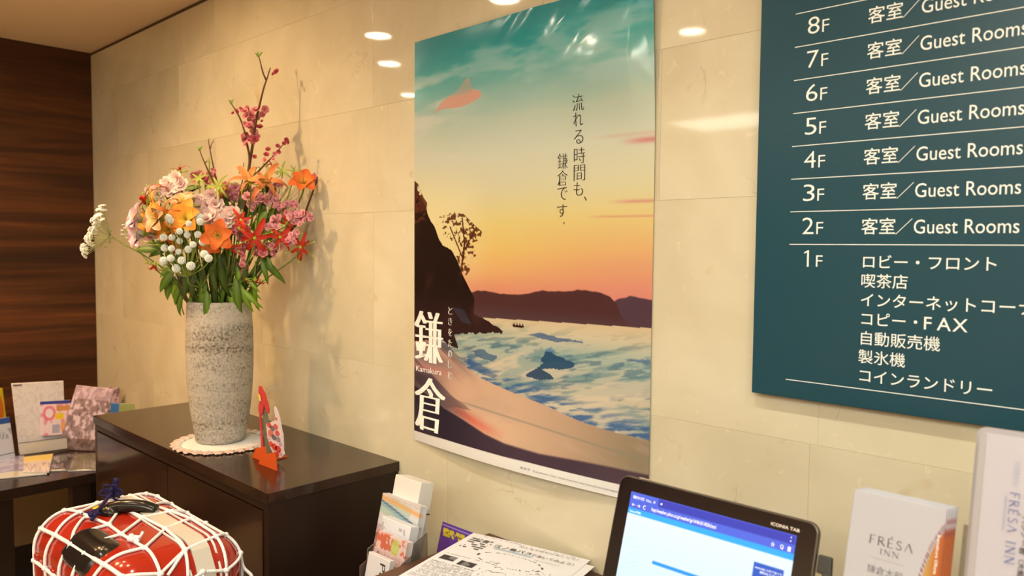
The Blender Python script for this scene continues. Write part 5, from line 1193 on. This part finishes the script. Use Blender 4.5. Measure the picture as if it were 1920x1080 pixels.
nfn = lambda x, y: tuple(T(x, -y, .0009)); g = MB(); put_text(g, 'ICONIA TAB', .236, .273, -.0165, -.0125, nfn, .01); g.build('lettering', mat('silver_print', (.8,.75,.68), .3), tab, fix=False)
MB().lathe(T(.135,.0105,.0008), [(.0001,0),(.0022,0),(.0022,.0004),(.0001,.0004)], 12).build('camera_lens', mat('lens_glass', (.02,.02,.03), .1), tab)
MB().hexa([T(.030,-.0012,-.003), T(.048,-.0012,-.003), T(.048,.0004,-.003), T(.030,.0004,-.003)], -EN*.003).build('power_button', mat('brass_button', (.7,.6,.45), .3, metal=.8), tab)
MB().hexa([T(-.0008,.128,-.003), T(.0006,.128,-.003), T(.0006,.150,-.003), T(-.0008,.150,-.003)], -EN*.003).build('volume_button', mat('brass_button', (.7,.6,.45), .3, metal=.8), tab)
ts = thing('tablet_stand', 'black stand holding the tablet on the desk', 'stand', (-.507,-.40,DZ))
MB().box((-.60,-.48,DZ+.0005), (-.41,-.28,DZ+.008)).build('base', M_bk, ts, bevel=.002)
MB().tube([Vector((-.507,-.34,DZ+.006)), Vector((-.507,-.34,DZ+.10)), T(TW/2, TH*.7, -.02)], .012, 10).build('post', M_bk, ts)
MB().hexa([T(TW*.3,TH*.45,-.0125), T(TW*.7,TH*.45,-.0125), T(TW*.7,TH+.004,-.0125), T(TW*.3,TH+.004,-.0125)], -EN*.006).build('back_plate', M_bk, ts)
MB().hexa([T(TW*.3,TH+.001,.012), T(TW*.7,TH+.001,.012), T(TW*.7,TH+.001,-.0125), T(TW*.3,TH+.001,-.0125)], EV*.004).build('ledge', M_bk, ts)
# plug and cable
a = T(TW+.0015, .046, -.004); cbl = thing('power_cable', 'black power plug and cable at the right side of the tablet', 'cable', a); M_rub = mat('black_rubber', (.035,.035,.03), .55)
MB().hexa([a+EV*-.010, a+EX*.016+EV*-.010, a+EX*.018+EV*.012, a+EV*.012], -EN*.008).build('plug', M_rub, cbl, bevel=.002)
MB().tube([a+EX*.012+EV*.010-EN*.004, a+EX*.011+EV*.022-EN*.004, a+EX*.010+EV*.032-EN*.004], [.0058,.0048,.0034], 8).build('strain_relief', M_rub, cbl)
MB().tube(crom([a+EX*.010+EV*.030-EN*.004, a+EX*.009+EV*.06-EN*.004, a+EX*.006+EV*.10-EN*.01, Vector((a.x+.008,-.36,DZ+.08)), Vector((a.x+.005,-.30,DZ+.006)), Vector((a.x-.01,-.10,DZ+.004))], 5), .0022, 8).build('cord', M_rub, cbl)

# ------------------------------------------------------------------ serif strokes for the hotel's wordmark
def serif(mb, text, x0, x1, y0, y1, fn, wt=.16, th=.05):
    G = {'F':(.62,[('v',.12),('h',1,.12,.62),('h',.52,.12,.52)]), 'R':(.72,[('v',.12),('arc',.12,.5,1.0,.42),('d',.30,.5,.72,0)]), 'E':(.66,[('v',.12),('h',1,.12,.62),('h',.52,.12,.52),('h',0,.12,.64)]),
         'S':(.58,[('s',)]), 'A':(.80,[('t',.06,0,.40,1),('d',.40,1,.76,0)]), 'I':(.30,[('v',.15)]), 'N':(.84,[('t2',.12),('d',.12,1,.72,0),('t2',.72)]), ' ':(.45,[]),
         'O':(.86,[('o',)]), 'T':(.70,[('v',.35),('h',1,.04,.66)]), 'U':(.8,[('u',)]), 'e':(.66,[('v',.12),('h',1,.12,.62),('h',.52,.12,.52),('h',0,.12,.64),('acc',)])}
    gap = .20; tot = sum(G[c][0]+gap for c in text)-gap; sx = (x1-x0)/tot; sy = y1-y0; x = x0
    asp = sy/sx*1.0
    def quad(pts): mb.add([fn(x+a*sx, y0+b_*sy) for a, b_ in pts], [tuple(range(len(pts)))])
    def pathq(P, w_):
        for (a, b_), (c, d) in zip(P[:-1], P[1:]):
            dx, dy = (c-a)*sx, (d-b_)*sy; L_ = math.hypot(dx, dy) or 1; nx, ny = -dy/L_*w_*sy/2, dx/L_*w_*sy/2
            quad([(a+nx/sx, b_+ny/sy), (c+nx/sx, d+ny/sy), (c-nx/sx, d-ny/sy), (a-nx/sx, b_-ny/sy)])
    for c in text:
        for g_ in G[c][1]:
            k = g_[0]
            if k == 'v': pathq([(g_[1],0),(g_[1],1)], wt*.75); pathq([(g_[1]-.09,0),(g_[1]+.11,0)], th*.8); pathq([(g_[1]-.09,1),(g_[1]+.11,1)], th*.8)
            if k == 't2': pathq([(g_[1],0),(g_[1],1)], th); pathq([(g_[1]-.08,0),(g_[1]+.09,0)], th*.8); pathq([(g_[1]-.08,1),(g_[1]+.09,1)], th*.8)
            if k == 'h': pathq([(g_[2],g_[1]),(g_[3],g_[1])], th)
            if k == 'd': pathq([(g_[1],g_[2]),(g_[3],g_[4])], wt*.8)
            if k == 't': pathq([(g_[1],g_[2]),(g_[3],g_[4])], th)
            if k == 'arc': pathq([(.12,1),(.36,1),(.52,.93),(.56,.77),(.52,.6),(.36,.52),(.12,.51)], wt*.5)
            if k == 's': pathq([(.50,.86),(.40,.97),(.24,.99),(.10,.88),(.10,.70),(.24,.58),(.40,.46),(.52,.32),(.50,.12),(.34,.01),(.16,.03),(.05,.16)], wt*.55)
            if k == 'o': pathq([(.43+.38*math.cos(a), .5+.5*math.sin(a)) for a in np.linspace(0, 2*math.pi, 17)], wt*.5)
            if k == 'u': pathq([(.12,1),(.12,.3),(.22,.05),(.4,0),(.56,.05),(.66,.3),(.66,1)], wt*.5)
            if k == 'acc': pathq([(.30,1.12),(.50,1.32)], th*1.4)
        x += (G[c][0]+gap)*sx
# leaflets in a holder
tf_ = math.radians(16); LTL = by(1602, 917, -.35); LEV = Vector((0,-math.sin(tf_),-math.cos(tf_))); LEN = Vector((0,-math.cos(tf_),math.sin(tf_)))
LW, LH = .0985, .21
M_lp = mat('cream_paper', alb((240,226,206)), .4, .4)
def lpaint(s, t_):
    img = np.zeros(s.shape+(3,))+np.array((242,228,208)); cx = 1.35; cy = .62
    e = np.hypot((s-1.30)/.52, (t_-.60)/.60)
    img = mixc(img, sm(1.0,.995,e), (244,190,96)); img = mixc(img, sm(1.0,.995,e)*sm(.80,1.0,s), (232,120,38)); img = mixc(img, (e<.995)*sm(.94,1.0,s)*.6, (226,96,26))
    img = mixc(img, (np.abs(e-1.02)<.006)*.9, (60,56,90)); img = mixc(img, (np.abs(e-1.045)<.007)*.9, (196,60,60)); return img
for k in range(5):
    off = -LEN*(.0022*k)+Vector((.0020*k,0,0))-LEV*.0012*k
    P = LTL+off; q = [P, P+EX*LW, P+EX*LW+LEV*LH, P+LEV*LH]; loc = sum(q, Vector())/4
    o = painted('leaflet', M_pr, None, 90 if k == 0 else 30, 130 if k == 0 else 40, quadpos(*q), lpaint, thick=tuple(-LEN*.0016), loc=loc, wrap=lambda c_: alb(c_, .40))
    tag(o, ['front leaflet of the hotel leaflet stack, cream with an orange curve at its right', 'second leaflet of the hotel stack, just behind the front one', 'third leaflet of the hotel stack', 'fourth leaflet of the hotel stack', 'rearmost leaflet of the hotel stack, next to the wall'][k], 'leaflet', 'hotel leaflets in the stack on the desk')
    if k == 0: front = o
lfn = lambda x, y: tuple(LTL+EX*(x*LW)-LEV*(y*LW)+LEN*.0006)
g = MB(); serif(g, 'FReSA', .235, .705, -.565, -.47, lfn, .15, .05); serif(g, 'INN', .365, .57, -.66, -.60, lfn, .15, .05); g.build('lettering', mat('charcoal_print', alb((72,62,60)), .5), front, fix=False)
g = MB(); put_text(g, '鎌倉大船', .255, .635, -.89, -.80, lfn, -.012); g.build('lettering', mat('charcoal_print2', alb((84,74,70)), .5), front, fix=False)
g = MB(); put_text(g, 'FRESA INN KAMAKURA', .29, .63, -.725, -.705, lfn)
for i, ch in enumerate('SOTETSU'):
    a = math.radians(140-16.5*i); cx, cy = .475+.13*math.cos(a), -.50+.13*math.sin(a); put_text(g, ch, cx-.007, cx+.007, cy-.009, cy+.009, lfn)
g.build('lettering', mat('pale_gold_print', alb((206,180,150)), .5), front, fix=False)
g = MB(); v_, f_ = text2d('Kamakura Ofuna'); a = v_.min(0); b_ = v_.max(0); wv = (v_-a)/(b_-a)
g.add([lfn(.965-.03*(1-y_), -.30-.42*x_) for x_, y_ in wv], f_); g.build('lettering', mat('white_print', (1,1,1)), front, fix=False)
hd = thing('leaflet_holder', 'clear acrylic holder supporting the hotel leaflets on the desk', 'holder', LTL+LEV*LH)
zb = (LTL+LEV*LH).z
MB().hexa([LTL+EX*(LW+.018)+LEV*.012-LEN*.022, LTL+EX*(LW+.018)+LEV*.012+LEN*.004, LTL+EX*(LW+.018)+LEV*(LH+.004)+LEN*.004, LTL+EX*(LW+.018)+LEV*(LH+.004)-LEN*.022], (.002,0,0)).build('side_wall', ac, hd)
MB().box((LTL.x-.01, -.44, DZ+.0005), (LTL.x+LW+.02, -.32, zb-.002)).build('block', M_bk, hd, bevel=.002)

# large white board in an acrylic sleeve at the right edge
tb = math.radians(12); BTL = by(1828, 797, -.35); BEV = Vector((0,-math.sin(tb),-math.cos(tb))); BEN = Vector((0,-math.cos(tb),math.sin(tb)))
BW = .24; BL_ = (BTL.z-DZ-.002)/math.cos(tb)
bd = thing('hotel_board', 'tall white hotel notice board with vertical blue lettering at the right edge of the desk', 'sign', BTL+BEV*BL_)
def Bp(x, v, n_=0.0): return BTL+EX*x+BEV*v+BEN*n_
def Bpr(w_, h_, r=.008): return [Bp(x, v) for x, v in rrect(w_, h_, r)]
MB().poly([p-BEN*.012 for p in Bpr(BW, BL_, .010)], -BEN*.006).build('sleeve_back', mat('frosted_sleeve', alb((226,206,184), .42), .25, .5), bd)
MB().poly([Bp(.005+x, .006+v, -.001) for x, v in rrect(BW-.01, BL_-.008, .006)], -BEN*.010).build('board', mat('board_white', alb((240,222,206), .44), .35, .4), bd)
mbb = MB(); mbb.poly([Bp(.0055+x, .0065+v, -.0003) for x, v in rrect(.006, BL_-.01, .002, 3)], -BEN*.0007); mbb.build('sleeve_edge', mat('frosted_sleeve', (1,1,1)), bd)
def vfn(x0):      # rotated text: reading downwards; x along the text, y across
    return lambda x, y: tuple(Bp(x0+y, x, .0005))
g = MB(); serif(g, 'SOTETSU', .031, .056, .0, .0042, vfn(.0385), .14, .07); g.build('lettering', mat('grey_blue_print', alb((150,150,160)), .5), bd, fix=False)
g = MB(); serif(g, 'FReSA INN', .062, .134, .0, .0080, vfn(.0370), .15, .06); g.build('lettering', mat('blue_print', alb((70,84,134)), .5), bd, fix=False)
g = MB(); put_text(g, 'FRESA INN KAMAKURA', .067, .102, 0, .0020, vfn(.0325)); g.build('lettering', mat('grey_blue_print', (1,1,1)), bd, fix=False)
g = MB(); put_text(g, 'ハンノー君（大船非公認キャラクター）', .084, .215, 0, .0060, vfn(.0485), .012); g.build('lettering', M_ink, bd, fix=False)
